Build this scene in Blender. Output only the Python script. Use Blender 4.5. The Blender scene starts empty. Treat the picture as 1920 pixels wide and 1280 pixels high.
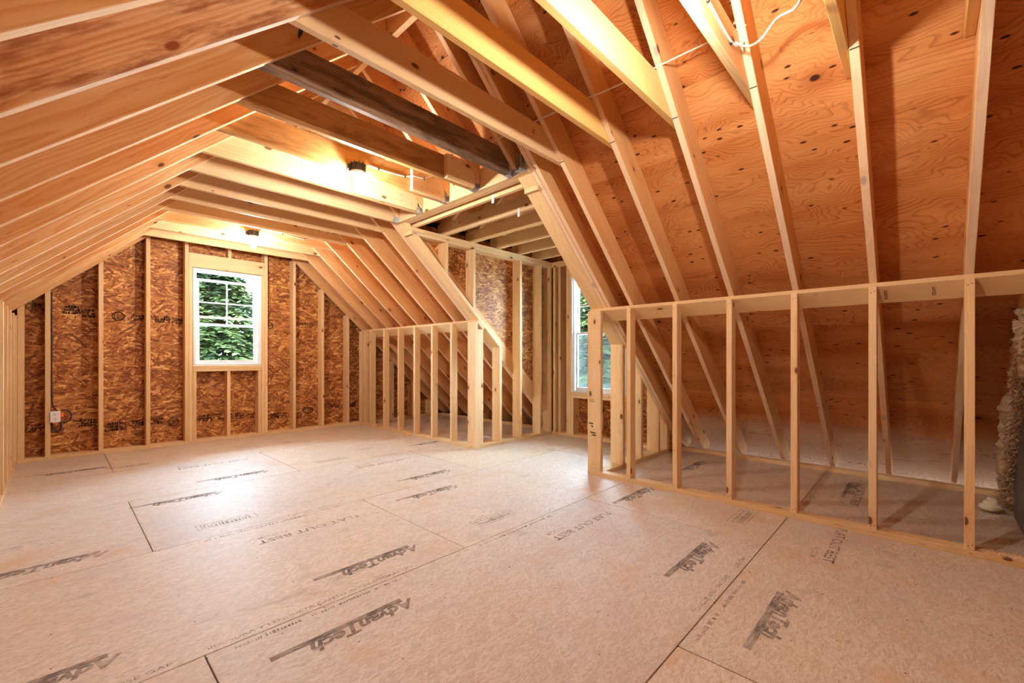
import bpy, bmesh, math, random
from mathutils import Vector, Matrix
random.seed(7)
S = 0.0254                      # the building is laid out in inches
sc = bpy.context.scene
COL = sc.collection

# ---------------------------------------------------------------- camera, sky, exposure
cam = bpy.data.cameras.new('camera')
cam.sensor_width = 36.0
cam.lens = 811.43 / 1920 * 36.0
cam.shift_y = 31.7 / 1920
cam.clip_start = 0.02
camo = bpy.data.objects.new('camera', cam)
COL.objects.link(camo)
camo.location = (0, 0, 42.34 * S)
camo.rotation_euler = (math.pi / 2, 0, math.atan2(math.sin(0.7605), math.cos(0.7605)) - math.pi / 2)
sc.camera = camo

SKY_STRENGTH = 8.4
BULB_STRENGTH = 205.0
sc.view_settings.view_transform = 'Standard'
sc.view_settings.look = 'None'
sc.view_settings.exposure = 2.9
sc.view_settings.gamma = 1.0
sc.view_settings.use_curve_mapping = False
w = bpy.data.worlds.new('sky')
sc.world = w
w.use_nodes = True
bg = w.node_tree.nodes['Background']
bg.inputs['Color'].default_value = (0.56, 0.79, 1.0, 1)
bg.inputs['Strength'].default_value = SKY_STRENGTH
sc.cycles.max_bounces = 8
sc.cycles.diffuse_bounces = 5
sc.cycles.adaptive_threshold = 0.05
sc.cycles.glossy_bounces = 3
sc.cycles.transparent_max_bounces = 12

# ---------------------------------------------------------------- node helpers and materials
class NT:
    def __init__(s, name):
        s.m = bpy.data.materials.new(name)
        s.m.use_nodes = True
        s.t = s.m.node_tree
        s.t.nodes.clear()
        s.out = s.t.nodes.new('ShaderNodeOutputMaterial')
    def n(s, typ, ins=None, **kw):
        nd = s.t.nodes.new('ShaderNode' + typ)
        for k, v in kw.items():
            setattr(nd, k, v)
        for k, v in (ins or {}).items():
            s.put(nd.inputs[k], v)
        return nd
    def put(s, sock, v):
        if isinstance(v, bpy.types.NodeSocket):
            s.t.links.new(v, sock)
        elif isinstance(v, tuple) and len(v) == 3 and sock.type == 'RGBA':
            sock.default_value = (*v, 1)
        else:
            sock.default_value = v
    def math(s, op, a, b=0.0, c=None, clamp=False):
        nd = s.n('Math', {0: a, 1: b}, operation=op)
        if c is not None:
            s.put(nd.inputs[2], c)
        nd.use_clamp = clamp
        return nd.outputs[0]
    def vmul(s, v, k):
        return s.n('VectorMath', {0: v, 1: k}, operation='MULTIPLY').outputs[0]
    def vadd(s, v, k):
        return s.n('VectorMath', {0: v, 1: k}, operation='ADD').outputs[0]
    def noise(s, v, scale, detail=2.0, rough=0.5, dist=0.0, color=False):
        nd = s.n('TexNoise', {'Vector': v, 'Scale': scale, 'Detail': detail, 'Roughness': rough, 'Distortion': dist})
        return nd.outputs['Color' if color else 'Fac']
    def vor(s, v, scale, feature='F1', out='Distance', rnd=1.0):
        nd = s.n('TexVoronoi', {'Vector': v, 'Scale': scale, 'Randomness': rnd}, feature=feature)
        return nd.outputs[out]
    def mix(s, f, a, b, blend='MIX'):
        nd = s.n('Mix', data_type='RGBA', blend_type=blend)
        s.put(nd.inputs['Factor'], f)
        s.put(nd.inputs[6], a)
        s.put(nd.inputs[7], b)
        return nd.outputs[2]
    def ss(s, x, lo, hi, a=0.0, b=1.0):
        nd = s.n('MapRange', {'Value': x, 'From Min': lo, 'From Max': hi, 'To Min': a, 'To Max': b}, interpolation_type='SMOOTHSTEP')
        return nd.outputs[0]
    def sep(s, v):
        nd = s.n('SeparateXYZ', {0: v})
        return nd.outputs
    def comb(s, x, y, z):
        return s.n('CombineXYZ', {0: x, 1: y, 2: z}).outputs[0]
    def coords(s, rnd=True):
        v = s.n('TexCoord').outputs['Object']
        if not rnd:
            return v
        r = s.n('ObjectInfo').outputs['Random']
        return s.vadd(v, s.vmul(s.comb(r, s.math('FRACT', s.math('MULTIPLY', r, 17.3)), s.math('FRACT', s.math('MULTIPLY', r, 91.7))), (37.0, 3.0, 3.0)))
    def done(s, color, rough=0.6, bump=None, bump_strength=0.2, bump_dist=0.002, spec=0.3, **kw):
        p = s.n('BsdfPrincipled', {'Base Color': color, 'Roughness': rough, 'Specular IOR Level': spec})
        for k, v in kw.items():
            s.put(p.inputs[k], v)
        if bump is not None:
            b = s.n('Bump', {'Height': bump, 'Strength': bump_strength, 'Distance': bump_dist})
            s.t.links.new(b.outputs[0], p.inputs['Normal'])
        s.t.links.new(p.outputs[0], s.out.inputs[0])
        return s.m

def srgb(r, g, b):
    f = lambda c: (c / 255 / 12.92) if c / 255 <= 0.04045 else ((c / 255 + 0.055) / 1.055) ** 2.4
    return (f(r), f(g), f(b))

def pine(name, light, dark, knot, knots=1.0, ring=0.011, contrast=0.55, weather=0.0, edge=0.0):
    t = NT(name)
    v0 = t.n('TexCoord').outputs['Object']
    v = t.coords()
    x, y, z = t.sep(v)
    info = t.n('ObjectInfo')
    rnd = info.outputs['Random']
    # knots: stretched cells along the board
    kv = t.comb(t.math('MULTIPLY', x, 2.9), t.math('MULTIPLY', t.math('ADD', y, z), 6.0), 0.0)
    kn = t.n('TexVoronoi', {'Vector': kv, 'Scale': 1.0}, voronoi_dimensions='2D')
    kd = kn.outputs['Distance']
    kr = t.sep(kn.outputs['Color'])[0]
    size = t.ss(kr, 1.0 - 0.55 * knots, 1.0, 0.0, 0.085)
    kmask = t.math('SUBTRACT', 1.0, t.ss(t.math('DIVIDE', kd, t.math('ADD', size, 0.012)), 0.55, 1.05), clamp=True)
    kmask = t.math('MULTIPLY', kmask, t.ss(size, 0.012, 0.04))
    khalo = t.math('SUBTRACT', 1.0, t.ss(kd, 0.0, 0.30), clamp=True)
    khalo = t.math('MULTIPLY', khalo, t.ss(size, 0.012, 0.06))
    # growth rings round an axis beside the board
    x0, y0, z0 = t.sep(v0)
    oy = t.math('MULTIPLY_ADD', rnd, 0.16, -0.08)
    oz = t.math('MULTIPLY_ADD', t.math('FRACT', t.math('MULTIPLY', rnd, 7.7)), 0.12, 0.02)
    low = t.noise(t.comb(t.math('MULTIPLY', x, 0.7), t.math('MULTIPLY', y, 5.0), t.math('MULTIPLY', z, 5.0)), 1.6, 2.0, 0.5)
    yy = t.math('ADD', y0, oy)
    zz = t.math('ADD', z0, oz)
    r = t.math('SQRT', t.math('ADD', t.math('MULTIPLY', yy, yy), t.math('MULTIPLY', zz, zz)))
    r = t.math('ADD', r, t.math('MULTIPLY', low, 0.075))
    r = t.math('ADD', r, t.math('MULTIPLY', khalo, 0.018))
    g = t.math('FRACT', t.math('DIVIDE', r, ring))
    g = t.math('MULTIPLY', t.ss(g, 0.15, 0.9), t.math('SUBTRACT', 1.0, t.ss(g, 0.9, 1.0)))
    fib = t.noise(t.comb(t.math('MULTIPLY', x, 3.0), t.math('MULTIPLY', y, 130.0), t.math('MULTIPLY', z, 130.0)), 1.0, 2.0, 0.6)
    fac = t.math('ADD', t.math('MULTIPLY', g, contrast * 0.55), t.math('MULTIPLY', t.ss(fib, 0.3, 0.75), contrast * 0.35))
    fac = t.math('ADD', fac, t.math('MULTIPLY', t.ss(low, 0.35, 0.7), contrast * 0.45))
    c = t.mix(t.math('MINIMUM', fac, 1.0), light, dark)
    c = t.mix(t.math('MULTIPLY', khalo, 0.45), c, dark)
    c = t.mix(t.math('MULTIPLY', kmask, 0.9), c, knot)
    # pitch flecks and pencil-thin checks
    fl = t.noise(t.comb(t.math('MULTIPLY', x, 9.0), t.math('MULTIPLY', y, 70.0), t.math('MULTIPLY', z, 70.0)), 1.0, 1.0)
    c = t.mix(t.math('MULTIPLY', t.ss(fl, 0.74, 0.82), 0.45), c, knot)
    if weather > 0:
        wn = t.noise(t.comb(t.math('MULTIPLY', x, 1.6), t.math('MULTIPLY', y, 9.0), t.math('MULTIPLY', z, 9.0)), 2.0, 5.0, 0.65)
        c = t.mix(t.ss(wn, 0.42, 0.62, 0.0, weather), c, knot)
    if edge > 0:        # paler narrow faces: light on the rafter undersides put into the colour
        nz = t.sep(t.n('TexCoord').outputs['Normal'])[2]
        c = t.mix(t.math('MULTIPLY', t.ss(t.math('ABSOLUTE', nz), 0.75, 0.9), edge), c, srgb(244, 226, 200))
    c = t.mix(1.0, c, info.outputs['Color'], 'MULTIPLY')
    return t.done(c, 0.62, bump=t.math('ADD', fib, t.math('MULTIPLY', kmask, -0.6)), bump_strength=0.12 + weather * 0.4, bump_dist=0.001, spec=0.25)

M = {}
M['pine'] = pine('pine_lumber', srgb(234, 202, 154), srgb(214, 163, 105), srgb(98, 52, 22))
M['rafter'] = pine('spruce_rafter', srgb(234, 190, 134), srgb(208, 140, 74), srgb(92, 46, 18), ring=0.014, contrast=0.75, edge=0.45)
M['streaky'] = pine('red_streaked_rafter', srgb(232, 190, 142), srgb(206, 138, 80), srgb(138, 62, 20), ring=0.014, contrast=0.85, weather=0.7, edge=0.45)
M['yellow'] = pine('yellow_pine', srgb(236, 194, 126), srgb(216, 156, 84), srgb(120, 66, 24), 0.6)
M['old'] = pine('weathered_barn_timber', srgb(176, 142, 110), srgb(128, 96, 70), srgb(66, 47, 36), 1.0, contrast=0.9, weather=0.65)
M['rough'] = pine('rough_sawn_timber', srgb(214, 166, 104), srgb(170, 118, 62), srgb(100, 64, 36), 0.8, contrast=0.8, weather=0.35)

def plywood(name='fir_plywood', pale=0.0):
    t = NT(name)
    v = t.coords()
    x, y, z = t.sep(v)
    warp = t.noise(t.comb(t.math('MULTIPLY', x, 1.2), t.math('MULTIPLY', y, 2.6), 0.0), 1.0, 3.0, 0.55, 0.6)
    lines = t.math('FRACT', t.math('ADD', t.math('MULTIPLY', warp, 34.0), t.math('MULTIPLY', y, 42.0)))
    thin = t.math('MULTIPLY', t.ss(lines, 0.55, 0.93), t.math('SUBTRACT', 1.0, t.ss(lines, 0.93, 1.0)))
    broad = t.noise(t.comb(t.math('MULTIPLY', x, 0.8), t.math('MULTIPLY', y, 3.0), 0.0), 1.6, 3.0)
    fib = t.noise(t.comb(t.math('MULTIPLY', x, 6.0), t.math('MULTIPLY', y, 90.0), 0.0), 1.0, 2.0)
    c = t.mix(t.ss(broad, 0.3, 0.7), srgb(218, 152, 92), srgb(196, 122, 64))
    c = t.mix(t.math('MULTIPLY', thin, t.ss(broad, 0.2, 0.7, 0.15, 0.68)), c, srgb(142, 76, 34))
    c = t.mix(t.ss(fib, 0.45, 0.8, 0.0, 0.3), c, srgb(160, 92, 44))
    kv = t.comb(t.math('MULTIPLY', x, 2.3), t.math('MULTIPLY', y, 3.4), 0.0)
    kn_ = t.n('TexVoronoi', {'Vector': kv, 'Scale': 1.0}, voronoi_dimensions='2D')
    kd = kn_.outputs['Distance']
    kr = t.sep(kn_.outputs['Color'])[1]
    size = t.ss(kr, 0.62, 1.0, 0.0, 0.085)
    on = t.ss(size, 0.01, 0.04)
    halo = t.math('MULTIPLY', t.math('SUBTRACT', 1.0, t.ss(kd, 0.0, 0.30)), on)
    c = t.mix(t.math('MULTIPLY', halo, 0.6), c, srgb(150, 82, 38))
    kn = t.math('MULTIPLY', t.math('SUBTRACT', 1.0, t.ss(t.math('DIVIDE', kd, t.math('ADD', size, 0.005)), 0.4, 0.75)), on)
    c = t.mix(kn, c, srgb(66, 30, 14))
    # splits and nail points
    sv = t.comb(t.math('MULTIPLY', x, 9.0), t.math('MULTIPLY', y, 24.0), 0.0)
    sd = t.vor(sv, 1.0)
    sr = t.sep(t.vor(sv, 1.0, out='Color'))[2]
    sp = t.math('MULTIPLY', t.math('SUBTRACT', 1.0, t.ss(sd, 0.10, 0.2)), t.ss(sr, 0.8, 0.82))
    c = t.mix(sp, c, srgb(70, 32, 16))
    if pale:             # paler towards the lower edge of the sheathing, with a noisy border
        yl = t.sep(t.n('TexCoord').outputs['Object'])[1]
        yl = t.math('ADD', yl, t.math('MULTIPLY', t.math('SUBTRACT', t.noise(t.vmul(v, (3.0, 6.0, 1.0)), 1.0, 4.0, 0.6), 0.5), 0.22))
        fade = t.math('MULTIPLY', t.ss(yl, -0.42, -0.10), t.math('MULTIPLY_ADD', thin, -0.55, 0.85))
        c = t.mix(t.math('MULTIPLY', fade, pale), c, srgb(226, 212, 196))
    c = t.mix(1.0, c, t.n('ObjectInfo').outputs['Color'], 'MULTIPLY')
    return t.done(c, 0.66, bump=t.math('ADD', thin, fib), bump_strength=0.1, bump_dist=0.001, spec=0.2)
M['ply'] = plywood()
M['plypale'] = plywood('pale_edge_plywood', 1.0)

def flakes(t, v, angles, lng, wid, seed=0.0):
    """random strand value 0..1 and its layer priority, from overlaid stretched cells at several angles"""
    x, y, z = t.sep(v)
    cur_p, cur_v = None, None
    for i, a in enumerate(angles):
        ca, sa = math.cos(a), math.sin(a)
        u = t.math('ADD', t.math('MULTIPLY', x, ca / lng), t.math('MULTIPLY', y, sa / lng))
        q = t.math('ADD', t.math('MULTIPLY', x, -sa / wid), t.math('MULTIPLY', y, ca / wid))
        cv = t.comb(t.math('ADD', u, i * 13.7 + seed), t.math('ADD', q, i * 5.1), i * 3.3)
        col = t.n('TexVoronoi', {'Vector': cv, 'Scale': 1.0}, voronoi_dimensions='2D').outputs['Color']
        r, g, b = t.n('SeparateColor', {0: col}).outputs
        if cur_p is None:
            cur_p, cur_v = r, g
        else:
            hi = t.math('GREATER_THAN', r, cur_p)
            cur_v = t.math('ADD', t.math('MULTIPLY', hi, g), t.math('MULTIPLY', t.math('SUBTRACT', 1.0, hi), cur_v))
            cur_p = t.math('MAXIMUM', r, cur_p)
    return cur_v, cur_p

def osb():
    t = NT('oriented_strand_board')
    v = t.coords()
    wv = t.vadd(v, t.vmul(t.noise(v, 9.0, 2.0, color=True), (0.03, 0.03, 0.0)))
    f1, p1 = flakes(t, wv, (0.0, 0.22, -0.25, 0.75, -0.8, 1.3), 0.15, 0.021)
    f2, p2 = flakes(t, wv, (0.1, -0.12, 0.45, -0.5), 0.08, 0.011, 40.0)
    f = t.math('ADD', t.math('MULTIPLY', f1, 0.62), t.math('MULTIPLY', f2, 0.38))
    c = t.mix(t.ss(f, 0.18, 0.62), srgb(120, 64, 27), srgb(182, 116, 58))
    c = t.mix(t.ss(f, 0.62, 0.92), c, srgb(232, 178, 108))
    fib = t.noise(t.vmul(v, (12.0, 110.0, 1.0)), 1.0, 2.0)
    c = t.mix(t.ss(fib, 0.5, 0.8, 0.0, 0.3), c, srgb(120, 64, 28))
    c = t.mix(1.0, c, t.n('ObjectInfo').outputs['Color'], 'MULTIPLY')
    return t.done(c, 0.6, bump=t.math('ADD', f1, t.math('MULTIPLY', p1, 0.8)), bump_strength=0.35, bump_dist=0.0015, spec=0.3)
M['osb'] = osb()

def subfloor():
    t = NT('sanded_subfloor_board')
    v = t.coords()
    wv = t.vadd(v, t.vmul(t.noise(v, 7.0, 2.0, color=True), (0.03, 0.03, 0.0)))
    f1, p1 = flakes(t, wv, (0.0, 0.3, -0.35, 0.9), 0.06, 0.008)
    f2, p2 = flakes(t, wv, (0.15, -0.2, 0.5, -0.6), 0.022, 0.004, 20.0)
    f = t.math('ADD', t.math('MULTIPLY', f1, 0.5), t.math('MULTIPLY', f2, 0.5))
    c = t.mix(t.ss(f, 0.25, 0.75), srgb(200, 179, 156), srgb(219, 203, 185))
    fl = t.noise(t.vmul(v, (26.0, 150.0, 1.0)), 1.0, 2.0, 0.6)
    c = t.mix(t.ss(fl, 0.58, 0.72, 0.0, 0.5), c, srgb(156, 116, 84))
    yel = t.noise(t.vadd(v, (7.0, 2.0, 0.0)), 3.2, 4.0, 0.6)
    c = t.mix(t.ss(yel, 0.52, 0.72, 0.0, 0.55), c, srgb(204, 164, 122))
    dirt = t.noise(v, 1.3, 5.0, 0.65)
    c = t.mix(t.ss(dirt, 0.5, 0.75, 0.0, 0.4), c, srgb(186, 172, 164))
    dk = t.noise(t.vadd(t.vmul(v, (1.0, 1.8, 1.0)), (4.0, 9.0, 0.0)), 2.3, 4.0, 0.7)
    c = t.mix(t.ss(dk, 0.60, 0.76, 0.0, 0.42), c, srgb(120, 104, 94))
    sd = t.vor(t.vmul(v, (16.0, 16.0, 1.0)), 1.0)
    sr = t.sep(t.vor(t.vmul(v, (16.0, 16.0, 1.0)), 1.0, out='Color'))[0]
    c = t.mix(t.math('MULTIPLY', t.math('SUBTRACT', 1.0, t.ss(sd, 0.05, 0.09)), t.ss(sr, 0.86, 0.88, 0.0, 0.75)), c, srgb(92, 68, 50))
    c = t.mix(1.0, c, t.n('ObjectInfo').outputs['Color'], 'MULTIPLY')
    return t.done(c, t.ss(f, 0.0, 1.0, 0.45, 0.6), bump=f, bump_strength=0.04, bump_dist=0.001, spec=0.22)
M['floor'] = subfloor()

def plain(name, col, rough=0.5, metal=0.0, noise_amt=0.12, scale=40.0, spec=0.4, bump=0.0):
    t = NT(name)
    v = t.n('TexCoord').outputs['Object']
    nz = t.noise(v, scale, 4.0, 0.6)
    dk = tuple(c * (1 - noise_amt) for c in col)
    lt = tuple(min(1, c * (1 + noise_amt)) for c in col)
    c = t.mix(nz, dk, lt)
    return t.done(c, rough, bump=nz if bump else None, bump_strength=bump, bump_dist=0.004, spec=spec, Metallic=metal)
M['white'] = plain('white_vinyl', (0.82, 0.83, 0.84), 0.35, noise_amt=0.03)
M['steel'] = plain('galvanised_steel', (0.55, 0.58, 0.60), 0.4, 0.85, 0.25, 60)
M['black'] = plain('black_plastic', (0.025, 0.024, 0.023), 0.45, spec=0.4)
M['porcelain'] = plain('white_porcelain', (0.8, 0.79, 0.76), 0.25, noise_amt=0.02)
M['cable'] = plain('white_cable_jacket', (0.72, 0.68, 0.60), 0.45, noise_amt=0.06)
M['bcable'] = plain('dark_cable_jacket', (0.03, 0.03, 0.04), 0.45)
M['orange'] = plain('orange_plastic', (0.85, 0.22, 0.04), 0.4)
M['foam'] = plain('cream_spray_foam', (0.78, 0.68, 0.47), 0.7, noise_amt=0.1, scale=90, bump=0.3)
M['grey'] = plain('grey_sheet_metal', (0.12, 0.115, 0.125), 0.5, 0.2, 0.15, 18)
M['fleece'] = plain('brown_glass_wool', (0.50, 0.34, 0.21), 0.95, noise_amt=0.5, scale=60, spec=0.05, bump=0.8)
M['bark'] = plain('grey_bark', (0.10, 0.075, 0.055), 0.9, noise_amt=0.5, scale=30, bump=0.5)
M['lawn'] = plain('grass_and_gravel', (0.38, 0.38, 0.34), 0.95, noise_amt=0.5, scale=3)
M['dust'] = plain('pale_sawdust', (0.80, 0.62, 0.40), 0.9, noise_amt=0.2)
M['nail'] = plain('nail_head', (0.05, 0.04, 0.035), 0.5, 0.3)
M['deck'] = plain('dark_joint', (0.035, 0.022, 0.014), 0.9)
M['shingle'] = plain('roof_felt', (0.05, 0.05, 0.055), 0.9, noise_amt=0.3)

def ink(name, col, worn=0.5, sx=14.0, sy=90.0):
    t = NT(name)
    v = t.n('TexCoord').outputs['Generated']
    v = t.n('TexCoord').outputs['Object']
    nz = t.noise(t.vmul(v, (sx, sy, 1.0)), 1.0, 3.0, 0.65)
    nz2 = t.noise(v, 9.0, 2.0)
    a = t.math('MULTIPLY', t.ss(nz, 0.30, 0.62, 0.35, 1.0), t.ss(nz2, 0.25, 0.62, 1.0 - worn, 1.0))
    d = t.n('BsdfDiffuse', {'Color': (*col, 1)})
    tr = t.n('BsdfTransparent')
    mx = t.n('MixShader', {0: t.math('MULTIPLY', a, 0.97 if worn < 0.3 else 0.8)})
    t.t.links.new(tr.outputs[0], mx.inputs[1])
    t.t.links.new(d.outputs[0], mx.inputs[2])
    t.t.links.new(mx.outputs[0], t.out.inputs[0])
    return t.m
M['ink'] = ink('faded_black_ink', (0.20, 0.17, 0.15), 0.65)
M['inkpale'] = ink('rubbed_grey_ink', (0.22, 0.185, 0.165), 0.85)
M['inkblack'] = ink('black_stamp_ink', (0.008, 0.007, 0.007), 0.15)

def glass():
    t = NT('window_glass')
    fr = t.n('Fresnel', {'IOR': 1.25})
    tr = t.n('BsdfTransparent', {'Color': (0.97, 0.985, 0.98, 1)})
    gl = t.n('BsdfGlossy', {'Roughness': 0.02})
    mx = t.n('MixShader', {0: fr.outputs[0]})
    t.t.links.new(tr.outputs[0], mx.inputs[1])
    t.t.links.new(gl.outputs[0], mx.inputs[2])
    t.t.links.new(mx.outputs[0], t.out.inputs[0])
    return t.m
M['glass'] = glass()

def screen():
    t = NT('insect_screen')
    d = t.n('BsdfDiffuse', {'Color': (0.12, 0.13, 0.14, 1)})
    tr = t.n('BsdfTransparent')
    mx = t.n('MixShader', {0: 0.3})
    t.t.links.new(tr.outputs[0], mx.inputs[1])
    t.t.links.new(d.outputs[0], mx.inputs[2])
    t.t.links.new(mx.outputs[0], t.out.inputs[0])
    return t.m
M['screen'] = screen()

def bulb_mat():
    t = NT('lit_bulb_glass')
    e = t.n('Emission', {'Color': (1.0, 0.95, 0.88, 1), 'Strength': BULB_STRENGTH})
    t.t.links.new(e.outputs[0], t.out.inputs[0])
    return t.m
M['bulb'] = bulb_mat()

def leaf_mat():
    t = NT('hemlock_needles')
    v = t.n('TexCoord').outputs['Object']
    nz = t.noise(v, 1.5, 3.0)
    n2 = t.noise(v, 14.0, 2.0)
    c = t.mix(t.ss(nz, 0.35, 0.65), (0.022, 0.036, 0.014), (0.062, 0.085, 0.02))
    c = t.mix(t.ss(n2, 0.5, 0.75, 0.0, 0.7), c, (0.16, 0.16, 0.035))
    return t.done(c, 0.6, spec=0.2)
M['leaf'] = leaf_mat()

# ---------------------------------------------------------------- object helpers
def tag(o, label=None, cat=None, group=None, kind=None):
    if label: o['label'] = label
    if cat: o['category'] = cat
    if group: o['group'] = group
    if kind: o['kind'] = kind
    return o

def link(name, me, mat, parent=None, matrix=None):
    o = bpy.data.objects.new(name, me)
    COL.objects.link(o)
    if mat is not None and not me.materials:
        me.materials.append(mat)
    if parent is not None:
        o.parent = parent
        o.matrix_parent_inverse = Matrix.Identity(4)
        if matrix is not None:
            pm = Matrix.Translation(parent.location) if parent.parent is None else PW[parent.name]
            o.matrix_local = pm.inverted() @ matrix
            PW[o.name] = matrix
    elif matrix is not None:
        o.matrix_world = matrix
        PW[o.name] = matrix
    return o
PW = {}

def empty(name, loc=(0, 0, 0)):
    o = bpy.data.objects.new(name, None)
    COL.objects.link(o)
    o.location = Vector(loc) * S
    o.empty_display_size = 0.1
    PW[o.name] = Matrix.Translation(o.location)
    return o

def structure(name, loc=(0, 0, 0), label=None):
    return tag(empty(name, loc), label=label, kind='structure')

TINT = random.Random(3)
def tint(o, amt=0.09, warm=0.05, base=(1, 1, 1)):
    k = 1 + TINT.uniform(-amt, amt * 0.6)
    wv = TINT.uniform(-warm, warm)
    o.color = (min(1.2, base[0] * k * (1 + wv * 0.4)), base[1] * k, base[2] * k * (1 - wv), 1)
    return o

def frame(origin, u, wdir):
    u = Vector(u).normalized()
    n = u.cross(Vector(wdir)).normalized()
    wv = n.cross(u).normalized()
    m = Matrix((u, wv, n)).transposed().to_4x4()
    m.translation = Vector(origin) * S
    return m

def prism(name, poly, ext, u, mat, parent=None, bev=0.07, wdir=None, tintit=True, amt=0.09):
    """solid from a planar polygon of 3-D points (inches) swept by ext; u is the grain direction"""
    poly = [Vector(p) for p in poly]
    ext = Vector(ext)
    cen = sum(poly, Vector()) / len(poly) + ext / 2
    if wdir is None:
        wdir = ext
        if abs(Vector(u).normalized().dot(ext.normalized())) > 0.95:
            wdir = (poly[1] - poly[0])
    mw = frame(cen, u, wdir)
    inv = mw.inverted()
    bm = bmesh.new()
    a = [bm.verts.new(inv @ (p * S)) for p in poly]
    b = [bm.verts.new(inv @ ((p + ext) * S)) for p in poly]
    bm.faces.new(a)
    bm.faces.new(b[::-1])
    n = len(poly)
    for i in range(n):
        bm.faces.new((a[i], b[i], b[(i + 1) % n], a[(i + 1) % n]))
    bmesh.ops.recalc_face_normals(bm, faces=bm.faces)
    if bev:
        bmesh.ops.bevel(bm, geom=list(bm.edges), offset=bev * S, segments=1, affect='EDGES', clamp_overlap=True)
    me = bpy.data.meshes.new(name)
    bm.to_mesh(me)
    bm.free()
    o = link(name, me, mat, parent, mw)
    if tintit:
        tint(o, amt)
    return o

def board(name, x, y, z, mat, parent=None, bev=0.07, along=None, **kw):
    d = [x[1] - x[0], y[1] - y[0], z[1] - z[0]]
    ax = along if along is not None else max(range(3), key=lambda i: d[i])
    u = [(1, 0, 0), (0, 1, 0), (0, 0, 1)][ax]
    poly = [(x[0], y[0], z[0]), (x[1], y[0], z[0]), (x[1], y[0], z[1]), (x[0], y[0], z[1])]
    wd = (0, 1, 0) if ax != 1 else (1, 0, 0)
    if 'wdir' in kw:
        wd = kw.pop('wdir')
    return prism(name, poly, (0, d[1], 0), u, mat, parent, bev, wdir=wd, **kw)

def mesh_obj(name, verts, faces, mat, parent=None, smooth=False, origin=(0, 0, 0)):
    """verts in inches, world; origin in inches"""
    og = Vector(origin)
    me = bpy.data.meshes.new(name)
    me.from_pydata([tuple((Vector(v) - og) * S) for v in verts], [], faces)
    me.update()
    if smooth:
        me.polygons.foreach_set('use_smooth', [True] * len(me.polygons))
    return link(name, me, mat, parent, Matrix.Translation(og * S))

def lathe(profile, seg=24, cx=0, cy=0):
    vs, fs = [], []
    for r, z in profile:
        for i in range(seg):
            a = 2 * math.pi * i / seg
            vs.append((cx + r * math.cos(a), cy + r * math.sin(a), z))
    for j in range(len(profile) - 1):
        for i in range(seg):
            k = (i + 1) % seg
            fs.append((j * seg + i, j * seg + k, (j + 1) * seg + k, (j + 1) * seg + i))
    fs.append(tuple(range(seg))[::-1])
    fs.append(tuple((len(profile) - 1) * seg + i for i in range(seg)))
    return vs, fs

def tube_geo(pts, r, seg=8, sub=6, closed=False):
    P = [Vector(p) for p in pts]
    path = []
    n = len(P)
    for i in range(n - 1):
        p0, p1, p2, p3 = P[max(i - 1, 0)], P[i], P[i + 1], P[min(i + 2, n - 1)]
        for k in range(sub):
            t = k / sub
            path.append(0.5 * ((2 * p1) + (p2 - p0) * t + (2 * p0 - 5 * p1 + 4 * p2 - p3) * t * t + (3 * p1 - p0 - 3 * p2 + p3) * t ** 3))
    path.append(P[-1])
    vs, fs = [], []
    ref = Vector((0.13, 0.21, 0.97))
    for i, p in enumerate(path):
        d = (path[min(i + 1, len(path) - 1)] - path[max(i - 1, 0)]).normalized()
        a = d.cross(ref)
        if a.length < 1e-3:
            a = d.cross(Vector((1, 0, 0)))
        a.normalize()
        b = d.cross(a)
        rr = r(i / (len(path) - 1)) if callable(r) else r
        for k in range(seg):
            an = 2 * math.pi * k / seg
            vs.append(p + a * math.cos(an) * rr + b * math.sin(an) * rr)
    for i in range(len(path) - 1):
        for k in range(seg):
            q = (k + 1) % seg
            fs.append((i * seg + k, i * seg + q, (i + 1) * seg + q, (i + 1) * seg + k))
    fs.append(tuple(range(seg))[::-1])
    fs.append(tuple((len(path) - 1) * seg + k for k in range(seg)))
    return vs, fs

def tube(name, pts, r, mat, parent=None, **kw):
    vs, fs = tube_geo(pts, r, **kw)
    return mesh_obj(name, vs, fs, mat, parent, True, origin=pts[0])

TEXTS = {}
def text_mesh(s, size, bold=0.0, shear=0.0, spacing=1.0):
    key = (s, size, bold, shear, spacing)
    if key in TEXTS:
        return TEXTS[key]
    cu = bpy.data.curves.new('lettering', 'FONT')
    cu.body = s
    cu.size = size * S
    cu.offset = bold * size * S
    cu.shear = shear
    cu.space_character = spacing
    cu.resolution_u = 3
    o = bpy.data.objects.new('lettering', cu)
    COL.objects.link(o)
    bpy.context.view_layer.update()
    me = bpy.data.meshes.new_from_object(o.evaluated_get(bpy.context.evaluated_depsgraph_get()))
    bpy.data.objects.remove(o)
    bpy.data.curves.remove(cu)
    TEXTS[key] = me
    return me

def lettering(name, s, size, mat, parent, origin, u, up, length=None, bold=0.0, shear=0.0):
    """flat print: text starting at origin, reading along u with letter tops towards up; length stretches it"""
    src = text_mesh(s, size, bold, shear)
    me = src.copy()
    if length:
        xs = [v.co.x for v in me.vertices]
        k = length * S / (max(xs) - min(xs))
        me.transform(Matrix.Diagonal((k, 1, 1, 1)))
    me.materials.clear()
    u = Vector(u).normalized()
    up = Vector(up).normalized()
    n = u.cross(up)
    m = Matrix((u, up, n)).transposed().to_4x4()
    m.translation = Vector(origin) * S
    return link(name, me, mat, parent, m)

def flat(name, quads, mat, parent, z=None, origin=None):
    vs, fs = [], []
    for q in quads:
        fs.append(tuple(range(len(vs), len(vs) + len(q))))
        vs += q
    return mesh_obj(name, vs, fs, mat, parent, origin=origin or vs[0])

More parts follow.
